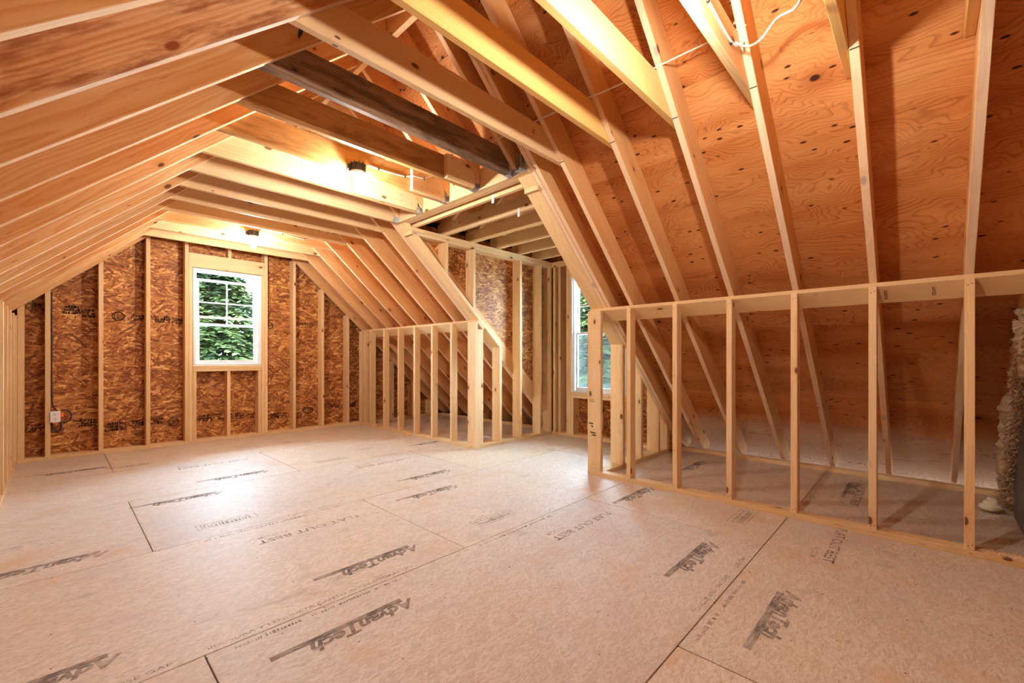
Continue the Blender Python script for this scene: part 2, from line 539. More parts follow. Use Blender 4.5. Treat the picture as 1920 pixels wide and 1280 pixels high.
# ================================================================ geometry constants (inches)
MSL = 0.9167                        # roof slope 11 in 12
XC = 61.5                           # ridge line
RB = 185.4                          # underside of the rafters: z = RB - MSL * X on the dormer side
def zr(x): return RB - MSL * (x if x >= XC else 2 * XC - x)
def mir(x): return 2 * XC - x
RT = 7.25 * 1.3566                  # vertical depth of a rafter
XW = 134.1                          # knee wall face, dormer side
XWL = -11.1                         # knee wall face, other side
YG = 263.7                          # gable stud face
GRID = [73.6 + 16 * k for k in range(-6, 12)]      # far edges of the rafters, -22.4 .. 249.6
DN0, DN1 = 83.8, 89.3               # near dormer side wall
DF0, DF1 = 151.1, 156.6             # far dormer side wall
YB = -70.0                          # back wall
EAVE = 199.0

# ================================================================ floor
floor = structure('floor', (60, 100, 0), 'subfloor of large tan strand boards with printed lettering')
prism('subfloor_joint', [(-80, YB, -1.6), (204, YB, -1.6), (204, 270, -1.6), (-80, 270, -1.6)], (0, 0, 0.95), (1, 0, 0), M['deck'], floor, 0, wdir=(0, 1, 0), tintit=False)
PANELS = []
rows = [26.3 + 48 * k for k in range(-2, 5)]
for i, y0 in enumerate(rows):
    y1 = min(y0 + 48, 269.5)
    ph = 110.5 if (i % 2 == 0) else 63.0
    xs = sorted({x for x in [ph + 96 * k for k in range(-3, 3)] if -79 < x < 202})
    xs = [-79.0] + xs + [202.0]
    for a, b in zip(xs, xs[1:]):
        if b - a < 3:
            continue
        g = 0.085
        o = board('floor_panel', (a + g, b - g), (max(y0, YB) + g, y1 - g), (-0.72, 0.0), M['floor'], floor, 0.05, along=0, wdir=(0, 1, 0), amt=0.05)
        o.location.z += TINT.uniform(-0.0006, 0.0)
        PANELS.append((a, b, y0, y1, o))
def panel_at(x, y):
    for a, b, y0, y1, o in PANELS:
        if a <= x <= b and y0 <= y <= y1:
            return o
    return PANELS[0][4]
ZP = 0.035
def rect(x0, x1, y0, y1, z=ZP):
    return [(x0, y0, z), (x1, y0, z), (x1, y1, z), (x0, y1, z)]
def brand_stamp(xl, ybar, width=21.0, mat='ink', back=False):
    p = panel_at(xl + width / 2, ybar - 1)
    flat('stamp_bar', [rect(xl, xl + width, ybar - 1.15, ybar)], M[mat], p)
    lettering('stamp_lettering', 'AdvanTech', 3.4, M[mat], p, (xl + width + 1.2, ybar - 1.3, ZP), (-1, 0, 0), (0, -1, 0), length=17.6, bold=0.042, shear=-0.25 if back else 0.25)
for xl, yb, m in [(20.6, 67.0, 'ink'), (33.7, 84.9, 'ink'), (81.5, 36.9, 'ink'), (69.3, 19.3, 'inkpale'), (112.0, 66.3, 'ink'), (-14.5, 131.4, 'inkpale'),
                  (14.0, 163.2, 'ink'), (32.9, 181.0, 'ink'), (69.6, 114.4, 'inkpale'), (80.7, 132.0, 'inkpale'), (-8.0, 232.6, 'ink'), (165.4, 18.6, 'ink'), (-16, 84.9, 'inkpale'),
                  (117.0, 181.0, 'inkpale'), (160.5, 67.0, 'inkpale')]:
    brand_stamp(xl, yb, 21.0, m)
for xr, yb, m in [(56.0, 111.4, 'ink'), (104.5, 63.6, 'inkpale'), (55.5, 207.4, 'inkpale'), (104.0, 159.5, 'inkpale'), (182.0, 15.6, 'inkpale'), (134.5, 15.5, 'ink')]:
    p = panel_at(xr - 12, yb - 1)
    lettering('stamp_lettering', 'FLAT OUT BEST', 2.9, M[m], p, (xr, yb + 0.0, ZP), (-1, 0, 0), (0, -1, 0), length=24.0, bold=0.012)
    lettering('stamp_lettering', 'FLOOR', 1.7, M['inkpale'], p, (xr - 17, yb + 2.4, ZP), (-1, 0, 0), (0, -1, 0), length=6.5)
def box_stamp(x0, y0, wd=13.4, hg=4.3, mat='inkpale'):
    p = panel_at(x0 + wd / 2, y0 + hg / 2)
    q = []
    t = 0.16
    q += [rect(x0, x0 + wd, y0, y0 + t), rect(x0, x0 + wd, y0 + hg - t, y0 + hg), rect(x0, x0 + t, y0, y0 + hg), rect(x0 + wd - t, x0 + wd, y0, y0 + hg)]
    rng = random.Random(int(x0 * 10))
    for row, (ya, yb) in enumerate([(0.7, 2.3), (2.7, 3.5)]):
        x = x0 + 0.9
        while x < x0 + wd - 1.4:
            ww = rng.uniform(0.28, 0.7) if row == 0 else rng.uniform(0.15, 0.4)
            q.append(rect(x, x + ww, y0 + ya, y0 + yb - rng.choice([0, 0, 0.35])))
            x += ww + rng.uniform(0.18, 0.42)
    flat('stamp_box', q, M[mat], p)
for x0, y0 in [(23.9, 129.0), (73.2, 80.6), (120.2, 33.0), (24.3, 33.0), (13.0, 224.5), (72.0, 177.0), (-58.0, 177.0)]:
    box_stamp(x0, y0, mat='ink' if x0 > 119 else 'inkpale')
for s, x0, y0, ln in [('RANURA Y LENGUETA CANTO', 15.4, 75.2, 20.5), ('SEPARADORAS NO', 36.8, 75.2, 13.0), ('CLOSE GAP', 3.0, 75.2, 8.0), ('DO NOT', -4.4, 75.2, 5.6), ('CLOSE GAP', 92.0, 27.3, 9.0),
                      ('TONGUE AND GROOVE', 73.0, 27.3, 17.0), ('RANURA Y LENGUETA CANTO', 36.0, 123.4, 21.0)]:
    lettering('edge_lettering', s, 1.15, M['ink' if y0 > 75 and y0 < 76 else 'inkpale'], panel_at(x0 + 2, y0), (x0, y0, ZP), (1, 0, 0), (0, 1, 0), length=ln)
for x0, y0, n, sd in [(17.5, 72.6, 60, 1), (-12.0, 72.6, 30, 2), (66.0, 24.4, 50, 3), (20.0, 120.4, 60, 4), (66.0, 72.4, 50, 5)]:
    rng = random.Random(sd)
    q = []
    x = x0
    for k in range(n):
        ww = rng.uniform(0.12, 0.45)
        if rng.random() < 0.8:
            q.append(rect(x, x + ww, y0, y0 + rng.uniform(0.5, 0.85)))
        x += ww + rng.uniform(0.12, 0.3)
    flat('edge_lettering', q, M['inkpale'], panel_at(x0 + 2, y0))
def nail_set(name, pts, nrm, parent, r=0.16, seg=6, th=0.05):
    n = Vector(nrm).normalized()
    a = n.cross(Vector((0.3, 0.5, 0.81))).normalized()
    b = n.cross(a)
    vs, fs = [], []
    for p in pts:
        p = Vector(p)
        k = len(vs)
        for i in range(seg):
            an = 2 * math.pi * i / seg
            d = a * math.cos(an) * r + b * math.sin(an) * r
            vs.append(p + d - n * 0.05)
        for i in range(seg):
            an = 2 * math.pi * i / seg
            d = a * math.cos(an) * r * 0.9 + b * math.sin(an) * r * 0.9
            vs.append(p + d + n * th)
        fs.append(tuple(range(k + seg, k + 2 * seg)))
        for i in range(seg):
            q = (i + 1) % seg
            fs.append((k + i, k + q, k + seg + q, k + seg + i))
    o = mesh_obj(name, vs, fs, M['nail'], parent, origin=pts[0])
    o['kind'] = 'stuff'
    return o
rng = random.Random(11)
pts = []
for y in rows[1:]:
    for k in range(-4, 13):
        x = 15.0 + 16 * k
        for dy in (0.7, 11.5, 23.0, 35.5, 47.2):
            if y + dy < 262 and rng.random() < 0.8:
                pts.append((x + rng.uniform(-0.5, 0.5), y + dy + rng.uniform(-1, 1), 0.0))
nail_set('screw_heads', pts, (0, 0, 1), floor, 0.15, th=0.02)

# ================================================================ roof
ceiling = structure('ceiling', (XC, 100, 130), 'open gable roof of plywood sheathing on pine rafters')
def rafter(yfar, side, x_low=None, x_top=None, name='rafter', mat='rafter', parent=None, wd=1.5):
    s = 1 if side == 'R' else -1
    xt = 62.3 if x_top is None else x_top
    xl = 209.0 if x_low is None else x_low
    f = (lambda x: x) if side == 'R' else mir
    zz = lambda x: RB - MSL * x
    poly = [(f(xt), yfar, zz(xt)), (f(xl), yfar, zz(xl)), (f(xl), yfar, zz(xl) + RT), (f(xt), yfar, zz(xt) + RT)]
    if x_low is None:
        poly = [(f(xt), yfar, zz(xt)), (f(198.5), yfar, zz(198.5)), (f(202.2), yfar, 1.55), (f(209), yfar, 1.55), (f(209), yfar, zz(209) + RT), (f(xt), yfar, zz(xt) + RT)]
    o = prism(name, poly, (0, -wd, 0), (s, 0, -MSL), M[mat], parent or ceiling, 0.09)
    return o
RAFTERS = {}
for y in GRID:
    if not (80 < y < 160):
        RAFTERS[('R', y)] = rafter(y, 'R')
    else:
        rafter(y, 'R', x_low=94.4, name='jack_rafter')
    RAFTERS[('L', y)] = rafter(y, 'L', mat='streaky' if y == 73.6 else 'rafter')
for y in (82.25, 83.8, 158.1, 159.65):
    rafter(y, 'R')
rafter(YG + 1.5, 'R')
rafter(YG + 1.5, 'L')
for (sd, y) in RAFTERS:
    if sd == 'R':
        f_ = 96.5
        flat('pencil_line', [[(f_, y - 1.44, zr(f_) - 0.02), (f_ + 0.16, y - 1.44, zr(f_ + 0.16) - 0.02), (f_ + 0.16, y - 0.06, zr(f_ + 0.16) - 0.02), (f_, y - 0.06, zr(f_) - 0.02)]], M['nail'], RAFTERS[(sd, y)])
board('ridge_board', (60.75, 62.25), (YB, 268), (127.4, 138.6), M['pine'], ceiling)
# sheathing panels: courses 48 in up the slope, cut round the dormer opening
ST = 0.7
def sheath(x0, x1, y0, y1, side, name='plywood_panel'):
    f = (lambda x: x) if side == 'R' else mir
    g = 0.05
    zz = lambda x: RB - MSL * x + RT + 0.02
    x0 += g; x1 -= g; y0 += g; y1 -= g
    poly = [(f(x0), y0, zz(x0)), (f(x1), y0, zz(x1)), (f(x1), y0, zz(x1) + ST), (f(x0), y0, zz(x0) + ST)]
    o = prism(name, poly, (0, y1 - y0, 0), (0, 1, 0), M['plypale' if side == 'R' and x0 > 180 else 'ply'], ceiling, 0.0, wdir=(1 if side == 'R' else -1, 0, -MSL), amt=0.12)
    return o
courses = [XC, 74.9, 110.3, 145.7, 181.1, 224.0]
for side in 'RL':
    for i, (a, b) in enumerate(zip(courses, courses[1:])):
        ph = 8.85 + (48 if i % 2 else 0)
        ys = sorted([y for y in [ph + 96 * k for k in range(-2, 4)] if YB < y < 268])
        ys = [YB] + ys + [270.0]
        for y0, y1 in zip(ys, ys[1:]):
            if side == 'L' or b <= 99:
                sheath(a, b, y0, y1, side)
                continue
            if a < 99:
                sheath(a, 99.2, y0, y1, side)
                a2 = 99.2
            else:
                a2 = a
            for ya, yb in ((y0, min(y1, 83.9)), (max(y0, 156.5), y1)):
                if yb - ya > 1:
                    sheath(a2, b, ya, yb, side)
# roofing felt over the boards keeps the joints dark
for side in 'RL':
    f = (lambda x: x) if side == 'R' else mir
    zz = lambda x: RB - MSL * x + RT + ST + 0.1
    for (xa, xb, ya, yb) in ([(XC, 99.0, YB - 4, 274), (99.0, 224, YB - 4, 83.7), (99.0, 224, 156.7, 274)] if side == 'R' else [(XC, 224, YB - 4, 274)]):
        poly = [(f(xa), ya, zz(xa)), (f(xb), ya, zz(xb)), (f(xb), ya, zz(xb) + 0.5), (f(xa), ya, zz(xa) + 0.5)]
        prism('roof_felt', poly, (0, yb - ya, 0), (0, 1, 0), M['shingle'], ceiling, 0, wdir=(1 if side == 'R' else -1, 0, -MSL), tintit=False)
# eave plates
trim = structure('trim_1', (200, 40, 0), 'floor plate under the rafter feet at the eave')
board('eave_plate', (198.5, 202.0), (YB, DN0 - 0.2), (0.0, 1.5), M['pine'], trim)
board('eave_plate', (198.5, 202.0), (DF1 + 0.2, YG), (0.0, 1.5), M['pine'], trim)
board('eave_plate', (mir(202.0), mir(198.5)), (YB, YG), (0.0, 1.5), M['pine'], trim)

board('unseen_soffit', (203.0, 219.5), (YB, DN0), (-9.0, -8.5), M['ply'], trim, along=1)  # unseen soffit boards, added to limit daylight reaching the lower sheathing
board('unseen_soffit', (203.0, 223.0), (DF1, YG + 5.5), (-9.0, -8.5), M['ply'], trim, along=1)
board('unseen_soffit', (mir(223.0), mir(203.0)), (YB, YG + 5.5), (-9.0, -8.5), M['ply'], trim, along=1)
for yy in (DN0 - 0.5, DF1 + 0.05):
    poly = [(192.0, yy, -9.4), (223.5, yy, -9.4), (192.0, yy, zr(192.0) + RT)]
    prism('return_panel', poly, (0, 0.45, 0), (1, 0, 0), M['osb'], trim, 0, wdir=(0, 0, 1))
for f_ in ((lambda x: x), mir):
    prism('return_panel', [(f_(200.0), YG + 5.5, -9.4), (f_(223.5), YG + 5.5, -9.4), (f_(200.0), YG + 5.5, zr(200.0) + RT)], (0, 0.45, 0), (1, 0, 0), M['osb'], trim, 0, wdir=(0, 0, 1))
board('rim_board', (201.5, 203.0), (YB, YG + 5.5), (-9.5, -0.05), M['pine'], trim)
board('rim_board', (mir(203.0), mir(201.5)), (YB, YG + 5.5), (-9.5, -0.05), M['pine'], trim)
# ---- dormer roof: header, rafters, ridge and boards
DPY0, DPY1, DRY = DN0, DF1, 120.2
DSL = 0.75
def dz(y): return 96.0 + DSL * (min(y - DPY0, DPY1 - y))
for k in range(6):
    xf = 102.1 + 15.95 * k
    for (ya, yb) in ((DPY0, DRY - 0.75), (DPY1, DRY + 0.75)):
        za, zb = 96.0, 96.0 + DSL * abs(yb - ya)
        poly = [(xf, ya, za), (xf, yb, zb), (xf, yb, zb + 6.9), (xf, ya, za + 6.9)]
        prism('dormer_rafter', poly, (1.5, 0, 0), (0, yb - ya, zb - za), M['pine'], ceiling, 0.07)
ztop = 96 + DSL * 36.4
board('dormer_ridge', (99.5, 196), (DRY - 0.75, DRY + 0.75), (ztop - 1, ztop + 7.5), M['pine'], ceiling)
def xv(z): return (RB + RT + 1.2 - z) / MSL
for ya in (DPY0 - 8, DPY1 + 8):
    za, zb = 96 + 6.95 - 8 * DSL, ztop + 6.95
    yb = DRY
    poly = [(xv(za) - 2, ya, za), (205, ya, za), (205, yb, zb), (xv(zb) - 2, yb, zb)]
    prism('dormer_roof_panel', poly, (0, 0, 0.7), (1, 0, 0), M['ply'], ceiling, 0.0, wdir=(0, yb - ya, zb - za))
    prism('roof_felt', [(p[0], p[1], p[2] + 0.75) for p in poly], (0, 0, 0.4), (1, 0, 0), M['shingle'], ceiling, 0.0, wdir=(0, yb - ya, zb - za), tintit=False)

# ================================================================ walls
def nails_on_stud(pts, x, y, z, n):
    pts.append((x, y, z))

def knee_wall(name, label, xface, sgn, y0, y1, stud_ys, posts=()):
    """2x4 wall along Y; face at xface, depth away from the room in sgn direction"""
    wl = structure(name, (xface, (y0 + y1) / 2, 0), label)
    xb = xface + sgn * 3.5
    xs = (min(xface, xb), max(xface, xb))
    board('sill_plate', xs, (y0, y1), (0, 1.5), M['pine'], wl)
    # the top plate lies flat under the sloping rafters, so it is tilted with the roof
    mx = (lambda x: x) if sgn > 0 else mir
    ky = 0.7371, -0.6757
    T = (136.1, 60.62)
    prof = [T, (T[0] + 5.5 * ky[0], T[1] + 5.5 * ky[1]), (T[0] + 5.5 * ky[0] - 1.5 * 0.6757, T[1] + 5.5 * ky[1] - 1.5 * 0.7371), (T[0] - 1.5 * 0.6757, T[1] - 1.5 * 0.7371)]
    prism('top_plate', [(mx(px), y0, pz) for px, pz in prof], (0, y1 - y0, 0), (0, 1, 0), M['pine'], wl, 0.08, wdir=(1, 0, 0))
    pts = []
    for y in stud_ys:
        poly = [(xface, y, 1.5), (xb, y, 1.5), (xb, y, 57.22), (mx(135.12), y, 59.5), (xface, y, 59.55)]
        prism('stud', poly, (0, -1.5, 0), (0, 0, 1), M['pine'], wl, 0.08)
        for z in (2.3, 58.0):
            pts.append((xface, y - 0.45, z))
            pts.append((xface, y - 1.05, z + 0.3))
        pts.append((xface, y - 0.9, 0.8))
    for (pa, pb) in posts:
        board('post', (min(xface, xface + sgn * 1.5), max(xface, xface + sgn * 1.5)), (pa, pb), (1.5, 59.45), M['pine'], wl)
        for t in range(5):
            for z in (2.6, 57.8):
                pts.append((xface, pa + 0.6 + t * (pb - pa - 1.2) / 4, z))
        for z in (14.0, 30.0, 46.0):
            pts.append((xface, pa + 1.4, z))
            pts.append((xface, pb - 1.4, z))
    nail_set('nail_heads', pts, (-sgn, 0, 0), wl, 0.13, th=0.02)
    return wl
near_studs = [73.6 + 16 * k for k in range(0, -9, -1)]
wall_right = knee_wall('wall_right', 'open stud knee wall in front of the orange plywood slope', XW, 1, YB, DN1, near_studs, posts=[(DN0, DN1)])
board('end_stud', (XW + 1.5, XW + 5.0), (DN1 - 1.5, DN1), (1.5, 56.0), M['pine'], wall_right)
far_studs = [249.95 - 16 * k for k in range(0, 6)] + [YG - 0.05, 257.5]
wall_kf = knee_wall('wall_right_far', 'open stud knee wall between the window gable and the dormer', XW, 1, DF0, YG, far_studs, posts=[(DF0, DF1)])
board('end_stud', (XW + 1.5, XW + 5.0), (DF0, DF0 + 1.5), (1.5, 56.0), M['pine'], wall_kf)
wall_left = knee_wall('wall_left', 'low stud knee wall seen edge on below the rafters', XWL, -1, YB, YG, [249.6 - 16 * k for k in range(0, 19)] + [YG - 0.05])
# lumber stamps on the near top plate and the post
for y_, t_, s_, ln in [(6.3, 4.2, 'S-DRY', 2.9), (-2.0, 4.0, 'KD-HT', 2.5)]:
    lettering('lumber_stamp', s_, 0.9, M['inkblack'], wall_right, (135.09 + 0.7371 * t_ - 0.02, y_, 59.51 - 0.6757 * t_ - 0.025), (-0.7371, 0, 0.6757), (0, 1, 0), length=ln, bold=0.03)
lettering('lumber_stamp', 'S.G.', 1.5, M['inkblack'], wall_right, (XW - 0.03, 88.4, 26.5), (0, -1, 0), (0, 0, 1), length=2.2, bold=0.02)
q = []
for (ya, yb, z_) in [(88.7, 86.9, 18.6), (87.9, 86.9, 17.6), (88.4, 86.0, 15.3), (87.4, 85.8, 14.4)]:
    q.append([(XW - 0.03, ya, z_), (XW - 0.03, yb, z_ - 0.2), (XW - 0.03, yb, z_ + 0.3), (XW - 0.03, ya, z_ + 0.45)])
flat('lumber_stamp', q, M['inkblack'], wall_right)

# ---- gable wall
wall_far = structure('wall_far', (XC, YG, 0), 'gable end wall of strand board and bare studs around a white window')
YO = 269.2
def gstud(x0, x1, z1=None, z0=1.5, name='stud'):
    zt0, zt1 = zr(x0) - 0.05, zr(x1) - 0.05
    if z1 is not None:
        zt0 = zt1 = z1
    poly = [(x0, YG, z0), (x1, YG, z0), (x1, YG, zt1), (x0, YG, zt0)]
    return prism(name, poly, (0, YO - YG, 0), (0, 0, 1), M['pine'], wall_far, 0.07)
for x in (-67, -51, -35, -19.5, -3.5, 12.6, 28.7, 93.9, 110.2, 126.1, 142.0, 158.0, 174.0, 189.0):
    gstud(x, x + 1.55)
gstud(-11.05, -9.2)
gstud(43.4, 44.95); gstud(79.0, 80.55)
gstud(45.0, 46.5, 87.9, name='jack_stud'); gstud(77.45, 78.95, 87.9, name='jack_stud')
for x in (46.6, 61.25, 75.85):
    gstud(x, x + 1.5, 35.7, name='cripple_stud')
gstud(61.7, 63.2, None, 94.95, name='cripple_stud')
board('sill_plate', (-76, 199), (YG, YO), (0, 1.5), M['pine'], wall_far)
board('window_header', (45.0, 78.9), (YG, YG + 1.5), (87.95, 94.9), M['pine'], wall_far)
board('window_header', (45.0, 78.9), (YG + 1.55, YG + 3.0), (87.95, 94.9), M['pine'], wall_far)
board('rough_sill', (46.6, 77.4), (YG, YO), (35.75, 37.15), M['pine'], wall_far)
board('rough_sill', (46.6, 77.4), (YG, YO), (37.2, 38.6), M['pine'], wall_far)
def osb_poly(name, pts, y, parent, th=0.45, mat='osb'):
    poly = [(x, y, z) for x, z in pts]
    return prism(name, poly, (0, th, 0), (1, 0, 0), M[mat], parent, 0.0, wdir=(0, 0, 1), amt=0.08)
def gable_panel(x0, x1, z0=0.0, z1=None, y=YO, parent=None):
    g = 0.05
    x0 += g; x1 -= g
    if z1 is None:
        top = [(x1, zr(x1) + RT)]
        if x0 < XC < x1:
            top.append((XC, zr(XC) + RT))
        top.append((x0, zr(x0) + RT))
    else:
        top = [(x1, z1), (x0, z1)]
    return osb_poly('strand_panel', [(x0, z0), (x1, z0)] + top, y, parent or wall_far)
GP = []
edges = [-84, -51.5, -3.0, 44.6]
for a, b in zip(edges, edges[1:]):
    GP.append(gable_panel(a, b, -1.5))
GP.append(gable_panel(44.6, 79.4, -1.5, 38.6))
GP.append(gable_panel(44.6, 79.4, 87.6))
for a, b in ((79.4, 127.0), (127.0, 174.8), (174.8, 207)):
    GP.append(gable_panel(a, b, -1.5))
# exterior cladding skin keeps daylight out of the board joints
for pts in ([(-84, -2), (46.4, -2), (46.4, zr(46.4) + RT), (-84, zr(-84) + RT)], [(77.5, -2), (207, -2), (207, zr(207) + RT), (77.5, zr(77.5) + RT)],
            [(46.4, -2), (77.5, -2), (77.5, 38.4), (46.4, 38.4)], [(46.4, 87.8), (77.5, 87.8), (77.5, zr(77.5) + RT), (XC, zr(XC) + RT), (46.4, zr(46.4) + RT)]):
    osb_poly('house_wrap', pts, YO + 0.5, wall_far, 0.2, 'shingle')
# ink marks on the boards
def gmark(kind, x, z, wd=7.0, hg=3.0, seed=0, s='', y=YO - 0.03, parent=None):
    p = parent
    if p is None:
        p = GP[-1]
        for o, (a, b, za, zb) in zip(GP, [(-84, -51.5, 0, 200), (-51.5, -3, 0, 200), (-3, 44.6, 0, 200), (44.6, 79.4, 0, 38.6), (44.6, 79.4, 87.6, 200), (79.4, 127, 0, 200), (127, 174.8, 0, 200), (174.8, 207, 0, 200)]):
            if a <= x <= b and za <= z <= zb:
                p = o
    rng = random.Random(seed + int(x * 3))
    if kind == 'oval':
        vs, fs = [], []
        nn = 28
        for i in range(nn):
            a = 2 * math.pi * i / nn
            for k in (1.0, 0.76):
                vs.append((x + wd / 2 * math.cos(a) * (k if k == 1 else k + 0.02), y, z + hg / 2 * math.sin(a) * k))
        for i in range(nn):
            j = (i + 1) % nn
            fs.append((2 * i, 2 * i + 1, 2 * j + 1, 2 * j))
        mesh_obj('stamp_oval', vs, fs, M['inkblack'], p, origin=vs[0])
        lettering('stamp_lettering', s, hg * 0.62, M['inkblack'], p, (x - wd * 0.33, y, z - hg * 0.22), (1, 0, 0), (0, 0, 1), length=wd * 0.66, bold=0.02)
    else:
        q = []
        for row in range(3):
            xx = x - wd / 2 + rng.uniform(0, 1.5)
            zb = z - hg / 2 + row * hg / 3
            while xx < x + wd / 2:
                ww = rng.uniform(0.3, 0.9)
                hh = hg / 3 * rng.uniform(0.6, 1.0)
                if rng.random() < 0.82:
                    q.append([(xx, y, zb), (xx + ww, y, zb), (xx + ww + 0.1, y, zb + hh), (xx + 0.1, y, zb + hh)])
                xx += ww + rng.uniform(0.05, 0.3)
        flat('stamp_lettering', q, M['inkblack'], p)
gmark('oval', 19.4, 61.8, 4.6, 4.2, s='LBF')
gmark('oval', 82.6, 61.0, 5.2, 4.4, s='LBF')
gmark('oval', 39.6, 11.0, 4.6, 4.2, s='LBF')
gmark('oval', 104.4, 11.2, 6.4, 4.2, s='LBF')
gmark('oval', 116.4, 12.2, 6.0, 4.2, s='LBF')
lettering('stamp_lettering', 'System', 3.4, M['inkblack'], GP[5], (97.0, YO - 0.03, 62.0), (1, 0, 0), (0, 0, 1), length=11, bold=0.02, shear=0.3)
for x, z, wd, hg in [(-5.5, 64, 5, 3.5), (3.2, 63.6, 6, 4), (9.0, 62.5, 5, 4), (26, 61.6, 5, 3), (34.5, 61.4, 7, 3.4), (40.5, 61.0, 5, 3), (-6, 13.4, 5, 3.2), (8.2, 13.9, 7.5, 3.4), (18.4, 11.2, 7.5, 4.2), (25.5, 12.0, 5, 3),
                     (32.5, 12.0, 5, 3), (51.8, 11.6, 7, 3.6), (57.5, 11.8, 5, 3.4), (66, 11.4, 8, 3.2), (73, 10.8, 4, 2.6), (87.5, 9.6, 9, 3), (121.5, 12.6, 4, 3), (131, 12.4, 6, 3)]:
    gmark('lines', x, z, wd, hg)

# ---- dormer side walls (2x6), sloped plates, corner posts
def cheek(name, label, y0, y1, osb_y):
    wl = structure(name, (165, (y0 + y1) / 2, 0), label)
    board('sill_plate', (XW + 3.55, 191.2), (y0, y1), (0, 1.5), M['pine'], wl)
    board('top_plate', (99.3, 196.5), (y0, y1), (93.0, 94.45), M['pine'], wl)
    board('top_plate', (99.3, 196.5), (y0, y1), (94.5, 96.0), M['pine'], wl)
    # sloped plate lying flat under the side wall, flush with the rafters
    xa, xb = 99.6, 151.6
    tv = 1.5 * 1.3566
    poly = [(xa, y0, zr(xa)), (xb, y0, zr(xb)), (xb, y0, zr(xb) + tv), (xa, y0, zr(xa) + tv)]
    prism('sloped_plate', poly, (0, y1 - y0, 0), (1, 0, -MSL), M['pine'], wl, 0.07)
    poly = [(95.4, y0, zr(95.4)), (99.4, y0, zr(99.4)), (99.4, y0, zr(99.4) + tv), (95.4, y0, zr(95.4) + tv)]
    prism('plate_block', poly, (0, y1 - y0, 0), (1, 0, -MSL), M['pine'], wl, 0.07)
    for x in (116.8, 132.8):
        xx0, xx1 = x, x + 1.5
        poly = [(xx0, y0, zr(xx0) + tv), (xx1, y0, zr(xx1) + tv), (xx1, y0, 93.0), (xx0, y0, 93.0)]
        prism('stud', poly, (0, y1 - y0, 0), (0, 0, 1), M['pine'], wl, 0.07)
    xx0, xx1 = 150.1, 151.6
    poly = [(xx0, y0, 1.5), (xx1, y0, 1.5), (xx1, y0, zr(xx1) - 0.03), (xx0, y0, zr(xx0) - 0.03)]
    prism('stud', poly, (0, y1 - y0, 0), (0, 0, 1), M['pine'], wl, 0.07)
    for x in (151.7, 164.9, 180.9, 189.6):
        if x == 151.7:
            board('stud', (x, x + 1.5), (y0 + (0 if y0 < 100 else 0), y1), (zr(x) + tv * 0 + 0.2, 93.0), M['pine'], wl) if False else None
        else:
            board('stud', (x, x + 1.5), (y0, y1), (1.5, 93.0), M['pine'], wl)
    # outer boards above the main roof
    yy = osb_y
    top = 96.0 + 4
    zl = lambda x: RB + RT + ST - MSL * x
    for a, b in ((99.2, 135.0), (135.0, 183.0), (183.0, 197.0)):
        poly = [(a + .05, yy, max(zl(a), 2)), (b - .05, yy, zl(b)), (b - .05, yy, top), (a + .05, yy, top)]
        prism('strand_panel', poly, (0, 0.45, 0), (1, 0, 0), M['osb'], wl, 0.0, wdir=(0, 0, 1), amt=0.08)
    poly = [(99.0, yy, zl(99)), (198, yy, zl(198)), (198, yy, top), (99, yy, top)]
    d = 0.5 if osb_y > 120 else -0.25
    prism('house_wrap', [(p[0], p[1] + d, p[2]) for p in poly], (0, 0.2, 0), (1, 0, 0), M['shingle'], wl, 0.0, wdir=(0, 0, 1), tintit=False)
    return wl
wall_dn = cheek('wall_dormer_near', 'near side wall of the dormer with its sloped plate', DN0, DN1, DN0 - 0.5)
wall_df = cheek('wall_dormer_far', 'far side wall of the dormer with tall studs and strand board', DF0, DF1, DF1 + 0.03)
# ---- dormer front wall
XF = 191.4
wall_front = structure('wall_dormer_front', (XF, 120, 0), 'front wall of the dormer around the second white window')
W2Y0, W2Y1, W2Z0, W2Z1 = 105.0, 138.2, 24.2, 86.5
xs = (XF, XF + 5.5)
board('sill_plate', xs, (DN1 - 5.5, DF1), (0, 1.5), M['pine'], wall_front)
board('top_plate', xs, (DN1, DF0), (93.0, 96.0), M['pine'], wall_front)
board('window_header', xs, (W2Y0 - 1.5, W2Y1 + 1.5), (W2Z1 + 0.1, 92.9), M['pine'], wall_front)
for (a, b, z1) in [(148.9, 150.4, 93), (145.2, 146.7, 93), (139.8, 141.3, 93), (138.25, 139.75, W2Z1), (W2Y0 - 1.55, W2Y0 - 0.05, W2Z1), (W2Y0 - 3.1, W2Y0 - 1.6, 93), (90.2, 91.7, 93), (DN0, DN0 + 1.5, 93), (DF1 - 1.5, DF1, 93)]:
    board('stud', xs, (a, b), (1.5, z1), M['pine'], wall_front)
board('rough_sill', xs, (W2Y0, W2Y1), (22.7, 24.1), M['pine'], wall_front)
board('rough_sill', xs, (W2Y0, W2Y1), (21.1, 22.6), M['pine'], wall_front)
for y in (136.6, 121.0, 105.1):
    board('cripple_stud', xs, (y, y + 1.5), (1.5, 21.0), M['pine'], wall_front)
XO = XF + 5.5
for (ya, yb, za, zb) in [(DN0, W2Y0, -2, 98), (W2Y1, DF1, -2, 98), (W2Y0, W2Y1, -2, 24.0), (W2Y0, W2Y1, W2Z1, 98)]:
    prism('strand_panel', [(XO, ya + .05, za), (XO, yb - .05, za), (XO, yb - .05, zb), (XO, ya + .05, zb)], (0.45, 0, 0), (0, 1, 0), M['osb'], wall_front, 0, wdir=(0, 0, 1))
    prism('house_wrap', [(XO + .5, ya, za), (XO + .5, yb, za), (XO + .5, yb, zb), (XO + .5, ya, zb)], (0.2, 0, 0), (0, 1, 0), M['shingle'], wall_front, 0, wdir=(0, 0, 1), tintit=False)
